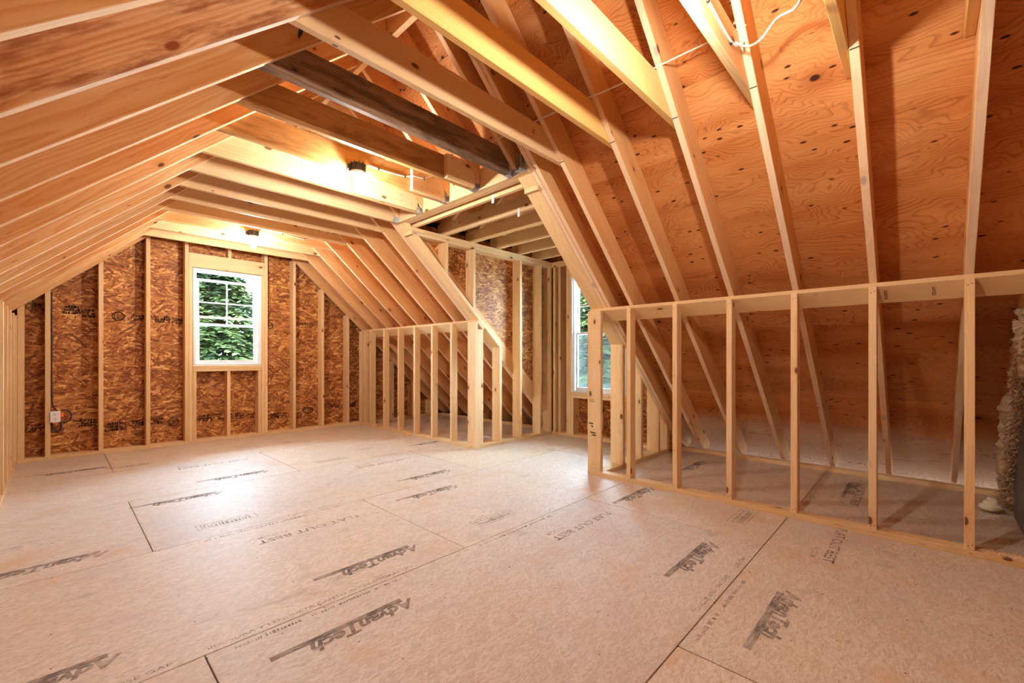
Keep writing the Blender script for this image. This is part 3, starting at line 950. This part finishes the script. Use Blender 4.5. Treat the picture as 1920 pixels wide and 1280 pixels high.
prism('strand_panel', [(XO, DN0 - 6, 98), (XO, DF1 + 6, 98), (XO, DF1 + 6, 98.2), (XO, DRY, 98.2 + DSL * 42.4 + 0.2), (XO, DN0 - 6, 98.2)], (0.45, 0, 0), (0, 1, 0), M['osb'], wall_front, 0, wdir=(0, 0, 1))
# ---- back wall behind the camera
wall_back = structure('wall_back', (XC, YB, 0), 'plain strand board gable behind the viewer')
pts = [(-84, -2), (207, -2), (207, zr(207) + RT), (XC, zr(XC) + RT), (-84, zr(-84) + RT)]
osb_poly('strand_panel', pts, YB - 1, wall_back)

# ================================================================ windows
def window(name, label, org, u, v, wd, z0, z1, drop, rows_, deep=5.4):
    """double-hung window; u runs across, v points outdoors; org = corner at the room face"""
    root = structure(name, (org[0], org[1], z0), label)
    O, U, V = Vector(org), Vector(u), Vector(v)
    def bar(nm, a0, a1, d0, d1, zz0, zz1, par, mat='white', bev=0.08):
        p = [O + U * a0 + V * d0, O + U * a1 + V * d0]
        poly = [(p[0].x, p[0].y, zz0), (p[1].x, p[1].y, zz0), (p[1].x, p[1].y, zz1), (p[0].x, p[0].y, zz1)]
        return prism(nm, poly, V * (d1 - d0), U if (a1 - a0) > (zz1 - zz0) else (0, 0, 1), M[mat], par, bev, wdir=V, tintit=False)
    t = 1.0
    fr = bar('frame', 0, t, 0, deep, z0, z1, root)
    bar('frame', wd - t, wd, 0, deep, z0, z1, root)
    bar('frame', t, wd - t, 0, deep, z1 - t, z1, root)
    bar('frame', t, wd - t, 0, deep, z0, z0 + t, root)
    # inner stops
    for a0, a1 in ((t, t + 0.6), (wd - t - 0.6, wd - t)):
        bar('stop', a0, a1, 0.9, 1.7, z0 + t, z1 - t, root)
    bar('stop', t + .6, wd - t - .6, 0.9, 2.6, z1 - t - 0.9, z1 - t, root)
    mid = z0 + (z1 - z0) * 0.505
    i0, i1 = t + 0.62, wd - t - 0.62
    def sash(nm, d, za, zb, grid):
        st = 1.45
        sh = bar(nm, i0, i0 + st, d, d + 1.1, za, zb, root)
        bar('stile', i1 - st, i1, d, d + 1.1, za, zb, sh)
        bar('rail', i0 + st, i1 - st, d, d + 1.1, zb - 1.15, zb, sh)
        bar('rail', i0 + st, i1 - st, d, d + 1.1, za, za + (1.15 if grid else 1.7), sh)
        g = bar('pane', i0 + st - .2, i1 - st + .2, d + 0.5, d + 0.58, za + 1, zb - 1, sh, 'glass', 0)
        if grid:
            cx = (i0 + i1) / 2
            bar('muntin', cx - 0.32, cx + 0.32, d + 0.35, d + 0.75, za + 1.1, zb - 1.1, sh)
            for r in range(1, grid):
                zc = za + 1.1 + (zb - za - 2.2) * r / grid
                bar('muntin', i0 + st, i1 - st, d + 0.34, d + 0.74, zc - 0.32, zc + 0.32, sh)
        return sh
    sash('lower_sash', 1.9, z0 + t + 0.02, mid + 0.6, 0)
    sash('upper_sash', 3.2, mid - 0.6 - drop, z1 - t - drop, rows_)
    bar('sash_lock', wd / 2 - 1.2, wd / 2 + 1.2, 1.6, 2.3, mid + 0.62, mid + 1.1, root)
    return root
window('window_1', 'white double-hung window in the strand board gable, upper sash slid down', (46.65, YG - 0.15, 0), (1, 0, 0), (0, 1, 0), 30.7, 38.7, 87.6, 3.6, 2)
w2 = window('window_2', 'white double-hung window in the dormer, partly hidden by the knee wall post', (XF - 0.15, W2Y1 - 0.05, 0), (0, -1, 0), (1, 0, 0), W2Y1 - W2Y0 - 0.1, W2Z0, W2Z1, 0.0, 2)
prism('insect_screen', [(XF + 5.15, W2Y0 + 1.2, W2Z0 + 1), (XF + 5.15, W2Y1 - 1.2, W2Z0 + 1), (XF + 5.15, W2Y1 - 1.2, 56), (XF + 5.15, W2Y0 + 1.2, 56)], (0.03, 0, 0), (0, 1, 0), M['screen'], w2, 0, wdir=(0, 0, 1), tintit=False)

# ================================================================ ceiling joists, header, hangers
JB, JT = 97.0, 104.2
def hanger_mesh():
    """galvanised joist hanger, local inches: joist runs along -X into the header face at x=0, joist spans y 0..-1.5, bottom z=0"""
    vs, fs = [], []
    def plate(poly, off):
        k = len(vs)
        n = len(poly)
        for p in poly: vs.append(Vector(p))
        for p in poly: vs.append(Vector(p) + Vector(off))
        fs.append(tuple(range(k, k + n))[::-1])
        fs.append(tuple(range(k + n, k + 2 * n)))
        for i in range(n):
            j = (i + 1) % n
            fs.append((k + i, k + j, k + n + j, k + n + i))
    plate([(-2.2, 0.1, -0.08), (0, 0.1, -0.08), (0, -1.6, -0.08), (-2.2, -1.6, -0.08)], (0, 0, 0.07))
    side = [(0, 0), (-2.2, 0), (-2.2, 0.7), (-1.5, 1.6), (-1.75, 2.2), (-1.3, 2.8), (-1.6, 3.4), (-1.2, 4.0), (-1.45, 4.7), (-1.1, 5.4), (-1.3, 6.0), (-0.9, 6.6), (0, 6.6)]
    plate([(x, -1.52, z) for x, z in side], (0, -0.07, 0))
    plate([(x, 0.02, z) for x, z in side], (0, 0.07, 0))
    fl = [(0, 0.0), (1.3, 0.0), (1.3, 1.5), (1.05, 2.2), (1.3, 3.0), (1.05, 3.8), (1.3, 4.6), (1.1, 5.4), (1.2, 6.6), (0, 6.6)]
    plate([(-0.08, -1.6 - a, z) for a, z in fl], (0.07, 0, 0))
    plate([(-0.08, 0.1 + a, z) for a, z in fl], (0.07, 0, 0))
    me = bpy.data.meshes.new('joist_hanger')
    me.from_pydata([tuple(v * S) for v in vs], [], fs)
    me.materials.append(M['steel'])
    bm = bmesh.new(); bm.from_mesh(me)
    bmesh.ops.recalc_face_normals(bm, faces=bm.faces)
    bm.to_mesh(me); bm.free()
    return me
HM = hanger_mesh()
HX = 94.6
def joist(y, label, mat='pine', base=(1, 1, 1), hang=False, group='ceiling joists', jt=JT, jb=JB, amt=0.07):
    """lapped on the far side of the rafters, whose far edge is at y"""
    a, b = y + 0.02, y + 1.5
    xr_b, xr_t = (RB + RT - jb) / MSL - 0.3, (RB + RT - jt) / MSL - 0.3
    xl_b, xl_t = mir(xr_b), mir(xr_t)
    if hang:
        xr_b = xr_t = HX - 0.05
    root = empty('ceiling_joist', (XC, y + 0.75, jb))
    tag(root, label, 'joist', group)
    poly = [(xl_b, a, jb), (xr_b, a, jb), (xr_t, a, jt), (xl_t, a, jt)]
    o = prism('timber', poly, (0, b - a, 0), (1, 0, 0), M[mat], root, 0.1, amt=amt)
    o.color = tuple(min(1.2, o.color[i] * base[i]) for i in range(3)) + (1,)
    if hang:
        m = Matrix.Translation(Vector((HX, b, jb)) * S)
        link('joist_hanger', HM, M['steel'], root, m)
    return root, o
JO = {}
JO[-22.4] = None
spec = [
    (-6.4, 'short orange end of a ceiling joist beside the rafter at the top corner', 'yellow', (1.0, .88, .75), 0),
    (9.6, 'yellow ceiling joist end tapering against the second rafter right of the bulb', 'yellow', (1.05, 1.0, 0.95), 0),
    (25.6, 'pale ceiling joist carrying the large bulb and stapled white cable', 'pine', (1.03, 1.0, 0.95), 0),
    (41.6, 'bright yellow ceiling joist with wavy grain, first one beyond the bulb joist', 'yellow', (1.08, 1.08, 1.05), 0),
    (57.6, 'golden yellow ceiling joist crossing above the plain pinkish one', 'yellow', (1.03, 1.0, .85), 0),
    (73.6, 'pale pinkish ceiling joist just in front of the dark old timber', 'pine', (1.0, .97, .95), 0),
    (89.6, 'dark brown weathered old timber joist with knots and a steel hanger', 'old', (1, 1, 1), 1),
    (105.6, 'brown rough joist with pale pieced end, just beyond the dark old timber', 'rough', (.98, .9, .82), 1),
    (121.6, 'golden rough-sawn joist with fuzzy face holding the middle bulb', 'rough', (1.12, 1.1, 1.02), 1),
    (137.6, 'pale joist just beyond the middle bulb, ending in a steel hanger', 'pine', (1, .98, .95), 1),
    (153.6, 'pale joist meeting the corner of the dormer header in the last hanger', 'pine', (1, 1, 1), 1),
    (169.6, 'plain pine joist, first one beyond the dormer header', 'pine', (.98, .94, .9), 0),
    (185.6, 'plain pine joist, second one beyond the dormer header', 'pine', (.98, .94, .9), 0),
    (201.6, 'plain pine joist with black printed stamp, third beyond the dormer header', 'pine', (.95, .9, .85), 0),
    (217.6, 'pine joist holding the bulb nearest the gable window', 'pine', (1, .97, .92), 0),
    (233.6, 'pine joist between the window bulb and the last joist at the gable', 'pine', (1, .97, .92), 0),
    (249.6, 'last pine joist, its lower edge covering the gable stud tops', 'pine', (1.02, .98, .9), 0)]
for y, lab, mat, base, hg in spec:
    JO[y] = joist(y, lab, mat, base, bool(hg))
for y, x0, nm in ((105.6, 81.0, 'pieced_end'), (121.6, 79.5, 'pieced_end'), (137.6, 67.0, 'pieced_end')):
    o = board(nm, (x0, HX - 2.3), (y - 1.48, y), (97.05, 104.3), M['pine'], JO[y][0], 0.08)
    o['label'] = 'fresh pale sister board'
lettering('stamp_lettering', 'H-F', 2.0, M['inkblack'], JO[201.6][0], (79.0, 201.6 - 0.02, 101.0), (1, 0, 0), (0, 0, 1), length=5, bold=0.03)
lettering('stamp_lettering', 'S-DRY', 2.0, M['inkblack'], JO[201.6][0], (86.5, 201.6 - 0.02, 101.0), (1, 0, 0), (0, 0, 1), length=9, bold=0.03)
lettering('stamp_lettering', 'H', 1.6, M['inkblack'], JO[73.6][0], (86.0, 73.57, 100.8), (0, 0, 1), (-1, 0, 0), bold=0.02)
hd = empty('dormer_header', (96.8, 120, 97))
tag(hd, 'doubled pale header under the joist hangers at the dormer opening', 'beam', kind='thing')
for k in range(3):
    x0 = HX + 1.5 * k
    board('ply', (x0, x0 + 1.47), (DN0 + 0.05, DF1 - 0.05), (97.0, 103.9 if k < 2 else 103.4), M['pine'], hd, 0.07)
link('joist_hanger', HM, M['steel'], hd, Matrix.Translation(Vector((HX, 86.6, 97.0)) * S))
for k, xn in enumerate((100.6, 116.6, 132.6, 148.6, 164.5, 180.4)):
    o = board('dormer_joist', (xn, xn + 1.5), (DN0 + 0.1, DF1 - 0.1), (96.02, 101.5), M['pine'], None, 0.07)
    nth = ('first dormer ceiling joist, right behind the header with the hangers', 'second dormer ceiling joist back from the header', 'third dormer ceiling joist back from the header',
           'fourth dormer ceiling joist back from the header', 'fifth dormer ceiling joist back, over the window end', 'last dormer ceiling joist, close against the front wall')[k]
    tag(o, nth, 'joist', 'dormer ceiling joists')
    if k < 2:
        ty = 104.0 + 3 * k
        board('metal_tab', (xn - 0.05, xn), (ty, ty + 1.1), (94.3, 97.5), M['white'], ceiling, 0, tintit=False)
nail_set('nail_heads', [(83 + 2.3 * (i % 5), y - 1.5, 99 + 2.1 * (i % 3)) for y in (105.6, 121.6, 137.6) for i in range(7)], (0, -1, 0), ceiling, 0.16, th=0.03)

# ================================================================ lamps
def bulb_fixture(x, y, label):
    root = empty('light_fixture', (x, y, 91.0))
    tag(root, label, 'light', 'bare bulb light fixtures')
    vs, fs = lathe([(1.3, 96.55), (2.0, 96.5), (2.0, 98.7), (1.9, 98.8)], 20, x, y)
    bx = mesh_obj('junction_box', vs, fs, M['black'], root, False, (x, y, 97))
    for i in range(10):
        a = 2 * math.pi * i / 10
        cx, cy = x + 2.02 * math.cos(a), y + 2.02 * math.sin(a)
        if cy > y + 1.7:
            continue
        board('box_rib', (cx - 0.13, cx + 0.13), (cy - 0.1, cy + 0.1), (96.6, 99.1), M['black'], bx, 0, tintit=False)
    board('mount_ear', (x - 2.9, x - 1.9), (y + 0.2, y + 1.4), (96.8, 98.4), M['black'], bx, 0.1, tintit=False)
    vs, fs = lathe([(2.25, 96.5), (2.25, 95.95), (1.9, 95.75), (0.95, 95.6), (0.82, 95.3), (0.78, 94.3), (0.6, 94.25)], 24, x, y)
    mesh_obj('lamp_holder', vs, fs, M['porcelain'], root, True, (x, y, 96))
    prof = []
    for i in range(17):
        a = math.pi * i / 16
        z = 92.3 - 1.15 * math.cos(a)
        prof.append((max(0.01, 1.17 * math.sin(a)), z))
    prof = [p for p in prof if p[1] < 92.95] + [(0.98, 93.1), (0.78, 93.6), (0.62, 94.0), (0.55, 94.4)]
    vs, fs = lathe(prof, 24, x, y)
    mesh_obj('bulb', vs, fs, M['bulb'], root, True, (x, y, 92.3))
    return root
bulb_fixture(60.4, 23.4, 'lit bare bulb cut off by the upper picture edge, on the pale cable joist')
bulb_fixture(60.4, 119.4, 'lit bare bulb on a black box under the golden rough-sawn joist')
bulb_fixture(60.0, 215.4, 'lit bare bulb high in front of the gable window')

# ================================================================ cables
def clips(parent, pts, axis=(1, 0, 0)):
    for p in pts:
        x, y, z = p
        board('staple', (x - 0.22, x + 0.22), (y - 0.32, y + 0.12), (z - 0.42, z + 0.42), M['black'], parent, 0.05, tintit=False)
def cable(label, pts, mat='cable', r=0.2, cl=()):
    o = tube('cable', pts, r, M[mat])
    tag(o, label, 'cable', 'electrical cables')
    clips(o, cl)
    return o
cable('thin white cable stretched across the tops of the near yellow joists', [(88.6, 24, 104.5), (88.2, 35, 104.5), (87.9, 50, 104.4), (86.8, 62, 104.4), (86.2, 78, 104.4), (86.0, 90, 104.5)], r=0.16)
cable('white cable stapled along the bulb joist and hooked back at the rafter', [(62.4, 23.9, 99.2), (66, 25.2, 100.4), (72.9, 25.4, 100.6), (78, 25.4, 100.2), (84.2, 25.3, 99.8), (87.5, 24.9, 100.4), (90.8, 24.9, 103.4), (91.3, 25.0, 106.2), (89.2, 25.6, 106.6), (88.0, 26.0, 105.4)], r=0.21,
      cl=[(72.9, 25.5, 100.6), (84.4, 25.5, 99.8), (91.3, 25.3, 106.0)])
cable('white cable swinging up from the bulb joist into the near rafter bay', [(84.4, 24.6, 99.3), (87.0, 23.2, 99.3), (88.5, 21.5, 100.6), (86.0, 18.5, 101.2), (79.5, 14.8, 97.0), (72.5, 12.6, 93.2), (60, 10.8, 85.2), (58, 10.4, 86.5)], r=0.21)
cable('white cable stapled along the golden rough-sawn joist from its bulb', [(62.4, 120.2, 98.6), (64.7, 121.3, 100.5), (68, 121.35, 100.5), (73, 121.3, 100.7), (77.6, 121.3, 101.1), (79.5, 119.8, 101.4), (80.6, 119.7, 101.5), (83.8, 119.7, 101.9), (87, 119.5, 103.8), (89.2, 119.2, 105.4)], r=0.19,
      cl=[(68, 121.4, 100.5), (77.4, 121.4, 101.1), (83.8, 119.9, 101.9)])
cable('white cable running from the bulb by the gable window along its joist', [(62.2, 216.2, 98.8), (65, 217.35, 101.0), (72.8, 217.4, 100.7), (80, 217.4, 100.1), (83, 217.3, 99.9), (87.5, 217.2, 101.2)], r=0.19, cl=[(72.8, 217.5, 100.7), (82.9, 217.5, 100.0)])
cable('dark twisted tie holding the rafter above the dark old timber', [(31.2, 89.2, 102.2), (32.2, 88.6, 104.2), (33.0, 88.0, 107.0), (33.6, 87.4, 109.5)], 'bcable', 0.42)
cable('dark twisted tie at the rafter above the pale pinkish joist', [(31.8, 73.2, 102.6), (32.8, 72.6, 104.6), (33.4, 72.0, 107.0)], 'bcable', 0.42)
cable('black cable dropping down the stud to the white outlet', [(-1.55, YG + 0.9, 70.2), (-1.6, YG + 0.8, 60), (-1.55, YG + 0.8, 45), (-1.6, YG + 0.9, 33), (-1.5, YG + 0.9, 24.5), (-0.9, YG + 1.2, 21.5), (0.2, YG + 1.6, 20.2)], 'bcable', 0.26)

# ================================================================ outlet
ou = empty('wall_outlet', (-0.6, 262.9, 15.2))
tag(ou, 'white double outlet plate with dark cable loops on a gable stud', 'outlet')
PY = 262.9
board('cover_plate', (-2.05, 0.95), (PY, PY + 0.3), (15.6, 20.3), M['white'], ou, 0.12, along=2, tintit=False)
for z in (16.9, 19.0):
    vs, fs = lathe([(0.62, 0), (0.62, 0.06)], 16)
    fc = mesh_obj('socket', [(-0.55 + v[0], PY - v[2], z + v[1] * 0.85) for v in vs], fs, M['porcelain'], ou, origin=(-0.55, PY, z))
    for dx in (-0.24, 0.24):
        board('slot', (-0.55 + dx - 0.06, -0.55 + dx + 0.06), (PY - 0.09, PY - 0.05), (z - 0.1, z + 0.28), M['nail'], fc, 0, tintit=False)
    board('slot', (-0.65, -0.45), (PY - 0.09, PY - 0.05), (z - 0.42, z - 0.2), M['nail'], fc, 0, tintit=False)
board('outlet_box', (-1.8, 1.0), (PY + 0.3, PY + 3.2), (15.9, 20.0), M['orange'], ou, 0.1, tintit=False)
board('clamp', (1.0, 1.9), (PY + 0.8, PY + 2.2), (17.6, 19.4), M['orange'], ou, 0.1, tintit=False)
board('clamp', (-1.3, 0.2), (PY + 0.8, PY + 2.2), (14.7, 15.8), M['orange'], ou, 0.1, tintit=False)
def loop(cx, cz, rx, rz, y, a0, a1, par, r=0.24):
    pts = []
    for i in range(13):
        a = a0 + (a1 - a0) * i / 12
        pts.append((cx + rx * math.cos(a), y + 0.3 * math.sin(2 * a), cz + rz * math.sin(a)))
    tube('cable_loop', pts, r, M['bcable'], par, sub=3)
loop(2.2, 17.9, 2.0, 2.6, PY + 1.8, -2.6, 2.0, ou)
loop(-0.4, 13.6, 1.7, 2.4, PY + 1.8, -4.2, 1.2, ou, 0.2)
loop(-0.3, 13.8, 1.3, 2.0, PY + 2.2, -4.0, 0.9, ou, 0.2)

# ================================================================ things behind the near knee wall
from mathutils import noise as mnoise
def lumpy(name, outline, y0, y1, mat, parent, amp, nx=26, nz=80, seed=0.0):
    """thick fleece: outline = list of (x_edge, z); the fleece runs from that edge towards smaller x by its width"""
    vs, fs = [], []
    def edge(z):
        for (xa, za), (xb, zb) in zip(outline, outline[1:]):
            if za <= z <= zb:
                return xa + (xb - xa) * (z - za) / (zb - za)
        return outline[-1][0]
    zmin, zmax = outline[0][1], outline[-1][1]
    ring = 40
    for j in range(nz + 1):
        z = zmin + (zmax - zmin) * j / nz
        e = edge(z)
        cx, cy = e - 4.6, (y0 + y1) / 2
        for i in range(ring):
            a = 2 * math.pi * i / ring
            px, py = cx + 4.6 * math.cos(a), cy + (y1 - y0) / 2 * math.sin(a)
            q = Vector((px * 0.16, py * 0.16, z * 0.16 + seed))
            d = mnoise.noise(q) * amp + mnoise.noise(q * 3.1) * amp * 0.55 + mnoise.noise(q * 8.0) * amp * 0.3 + mnoise.noise(q * 17.0) * amp * 0.15
            vs.append((px + d * math.cos(a) * 1.0, py + d * math.sin(a) * 0.8, z + mnoise.noise(q * 2.0 + Vector((9, 9, 9))) * 1.0))
    for j in range(nz):
        for i in range(ring):
            k = (i + 1) % ring
            fs.append((j * ring + i, j * ring + k, (j + 1) * ring + k, (j + 1) * ring + i))
    fs.append(tuple(range(ring))[::-1])
    fs.append(tuple(nz * ring + i for i in range(ring)))
    return mesh_obj(name, vs, fs, mat, parent, True, origin=(outline[0][0], y0, 0))
ins = empty('insulation_batt', (185, -18, 0))
tag(ins, 'torn brown fleecy insulation climbing the slope behind the knee wall', 'insulation')
lumpy('fleece', [(191.0, 0.6), (189.5, 5), (186.5, 13.6), (178.5, 23.5), (174.5, 28.3), (168.5, 34.5)], -21.2, -15.6, M['fleece'], ins, 1.9)
lumpy('fleece', [(163.0, 38.0), (159.5, 41.3), (155.5, 46.5), (151.0, 50.5)], -21.2, -15.4, M['fleece'], ins, 2.0, nz=40, seed=30)
lumpy('fleece', [(159.0, 46.0), (155.5, 48.5), (151.5, 51.0), (148.5, 53.0)], -21.0, -15.2, M['fleece'], ins, 2.0, nz=36, seed=60)
rng = random.Random(5)
vs, fs = [], []
for k in range(3200):
    t = rng.random()
    z = 1 + t * 51
    e = 190.0 - 0.80 * z if z < 35 else 163 - (z - 37) * 0.95
    p = Vector((e + rng.uniform(-8, 0.6), -15.9 + rng.uniform(-2.5, 0.4), z))
    d = Vector((rng.uniform(-0.6, 1.0), rng.uniform(0.0, 0.9), rng.uniform(-1.0, 0.6))) * rng.uniform(0.6, 1.9)
    sd = d.cross(Vector((rng.uniform(-1, 1), rng.uniform(-1, 1), 0.4))).normalized() * rng.uniform(0.05, 0.3)
    i = len(vs)
    vs += [p - sd, p + sd, p + d * 0.6 + sd * 0.7 + Vector((0, 0, -0.2)), p + d]
    fs += [(i, i + 1, i + 2), (i, i + 2, i + 3)]
o = mesh_obj('tufts', vs, fs, M['fleece'], ins, origin=vs[0]); o['kind'] = 'stuff'
gp = prism('metal_duct', [(174.6, -17.3, 0.1), (177.5, -17.3, 15.3), (171.8, -17.3, 19.3), (157.8, -17.3, 30.3), (142, -17.3, 42.7), (142, -17.3, 0.1)], (0, -4.0, 0), (-1, 0, 0.7), M['grey'], None, 0.3, tintit=False)
tag(gp, 'dark grey metal duct casing standing in front of the brown insulation', 'duct')
gp2 = prism('duct_flange', [(177.9, -17.1, 15.3), (178.2, -17.1, 14.6), (171.9, -17.1, 18.6), (157.8, -17.1, 29.5), (157.8, -17.1, 30.5), (171.8, -17.1, 19.6)], (0, -4.3, 0), (-1, 0, 0.7), M['grey'], gp, 0.05, tintit=False)
vs, fs = [], []
pts = []
for i in range(22):
    a = i / 21 * 4.2 * math.pi
    r = 2.0 * (1 - i / 30)
    pts.append((177.0 + r * math.cos(a) * 1.0, -13.4 + r * math.sin(a) * 0.75, 1.1 + i * 0.11))
vs, fs = tube_geo(pts, lambda t: 1.05 - 0.35 * t, 10, 3)
vs = [Vector(v) + Vector((mnoise.noise(Vector(v) * 0.6), mnoise.noise(Vector(v) * 0.6 + Vector((5, 5, 5))), 0)) * 0.5 for v in vs]
fo = mesh_obj('foam_blob', vs, fs, M['foam'], None, True, origin=(177.0, -13.4, 0))
tag(fo, 'cream curl of dried spray foam on the floor by the grey duct', 'foam')
def crumbs(name, label, spots, mat, seed):
    rng = random.Random(seed)
    vs, fs = [], []
    for (x0, y0, z0, x1, y1, n, sp) in spots:
        for k in range(n):
            t = rng.random()
            r = rng.uniform(0.05, 0.16)
            p = Vector((x0 + (x1 - x0) * t + rng.gauss(0, sp), y0 + (y1 - y0) * t + rng.gauss(0, sp), z0))
            i = len(vs)
            vs += [p + Vector((r, 0, 0)), p + Vector((-r * .5, r * .9, 0)), p + Vector((-r * .5, -r * .9, 0)), p + Vector((0, 0, r * 1.1))]
            fs += [(i, i + 1, i + 3), (i + 1, i + 2, i + 3), (i + 2, i, i + 3)]
    o = mesh_obj(name, vs, fs, M[mat], None, origin=vs[0])
    tag(o, label, 'debris', kind='stuff')
    return o
crumbs('foam_crumbs', 'cream foam crumbs scattered on the floor beside the foam curl', [(174.5, -14.0, 0.0, 166, -8.5, 260, 0.9)], 'foam', 1)
crumbs('sawdust', 'pale sawdust scattered on and below the near knee wall plate', [(135.8, -8, 1.5, 135.8, -22, 420, 0.8), (132.6, -4, 0.0, 131, -20, 60, 1.2)], 'dust', 2)
crumbs('sawdust', 'pale specks of sawdust scattered over the open floor', [(20, 60, 0.0, 110, 60, 60, 25), (60, 100, 0.0, 100, 150, 60, 30)], 'dust', 3)

# ================================================================ outdoors
gr = mesh_obj('ground', [(-2500, -2500, -130), (3000, -2500, -130), (3000, 3000, -130), (-2500, 3000, -130)], [(0, 1, 2, 3)], M['lawn'])
tag(gr, kind='structure')
def foliage_mesh(seed, H=360.0, R=104.0, n=1500):
    rng = random.Random(seed)
    vs, fs = [], []
    for b in range(n):
        h = H * (0.06 + 0.93 * (b / n) ** 0.85)
        ln = R * (1.05 - h / H) ** 0.55 * rng.uniform(0.6, 1.05) + 6
        az = rng.uniform(0, 2 * math.pi)
        dx, dy = math.cos(az), math.sin(az)
        droop = rng.uniform(0.12, 0.4)
        for k in range(3, 13):
            t = k / 12
            c = Vector((dx * ln * t, dy * ln * t, h - droop * ln * t * t + rng.uniform(-2, 2)))
            for s in range(3):
                sa = az + rng.choice((-1, 1)) * rng.uniform(0.4, 1.2)
                L = rng.uniform(7, 17) * (1.1 - 0.4 * t)
                d = Vector((math.cos(sa), math.sin(sa), rng.uniform(-0.55, 0.05))) * L
                sd = Vector((-math.sin(sa), math.cos(sa), rng.uniform(-0.3, 0.3))) * rng.uniform(1.6, 3.6)
                i = len(vs)
                vs += [c - sd * 0.3, c + d * 0.5 + sd, c + d, c + d * 0.5 - sd]
                fs.append((i, i + 1, i + 2, i + 3))
    me = bpy.data.meshes.new('foliage')
    me.from_pydata([tuple(v * S) for v in vs], [], fs)
    me.materials.append(M['leaf'])
    return me
FM = [foliage_mesh(1), foliage_mesh(2)]
tv, tf = tube_geo([(0, 0, 0), (1.5, 1, 120), (0, 2, 240), (1, 0, 350)], lambda t: 7.5 * (1 - t) + 0.6, 10, 4)
TM = bpy.data.meshes.new('trunk')
TM.from_pydata([tuple(Vector(v) * S) for v in tv], [], tf)
TM.materials.append(M['bark'])
tree_spec = [(118, 560, 0, 0.80, 'hemlock tree filling the gable window'), (-60, 640, 1, 0.80, 'hemlock tree beyond the gable window, toward the outlet side'), (238, 725, 0, 0.85, 'hemlock tree behind the gable window, toward the dormer'),
             (330, 960, 1, 1.15, 'tall hemlock tree closing the upper corner of the gable window'), (95, 880, 1, 1.0, 'hemlock tree showing between the branches of the one in the gable window'), (490, 300, 1, 0.80, 'bluish green tree outside the dormer window'), (520, 110, 0, 0.85, 'tree outside the dormer window, toward the knee wall post'),
             (740, 480, 1, 1.0, 'tree behind the bluish green one outside the dormer window')]
for i, (x, y, k, s, lab) in enumerate(tree_spec):
    root = empty('hemlock_tree', (x, y, -130))
    tag(root, lab, 'tree', 'trees outside the windows')
    a = bpy.data.objects.new('trunk', TM)
    b = bpy.data.objects.new('foliage', FM[k])
    for o in (a, b):
        COL.objects.link(o)
        o.parent = root
    b['kind'] = 'stuff'
    root.rotation_euler.z = i * 1.3
    root.scale = (s, s, s)
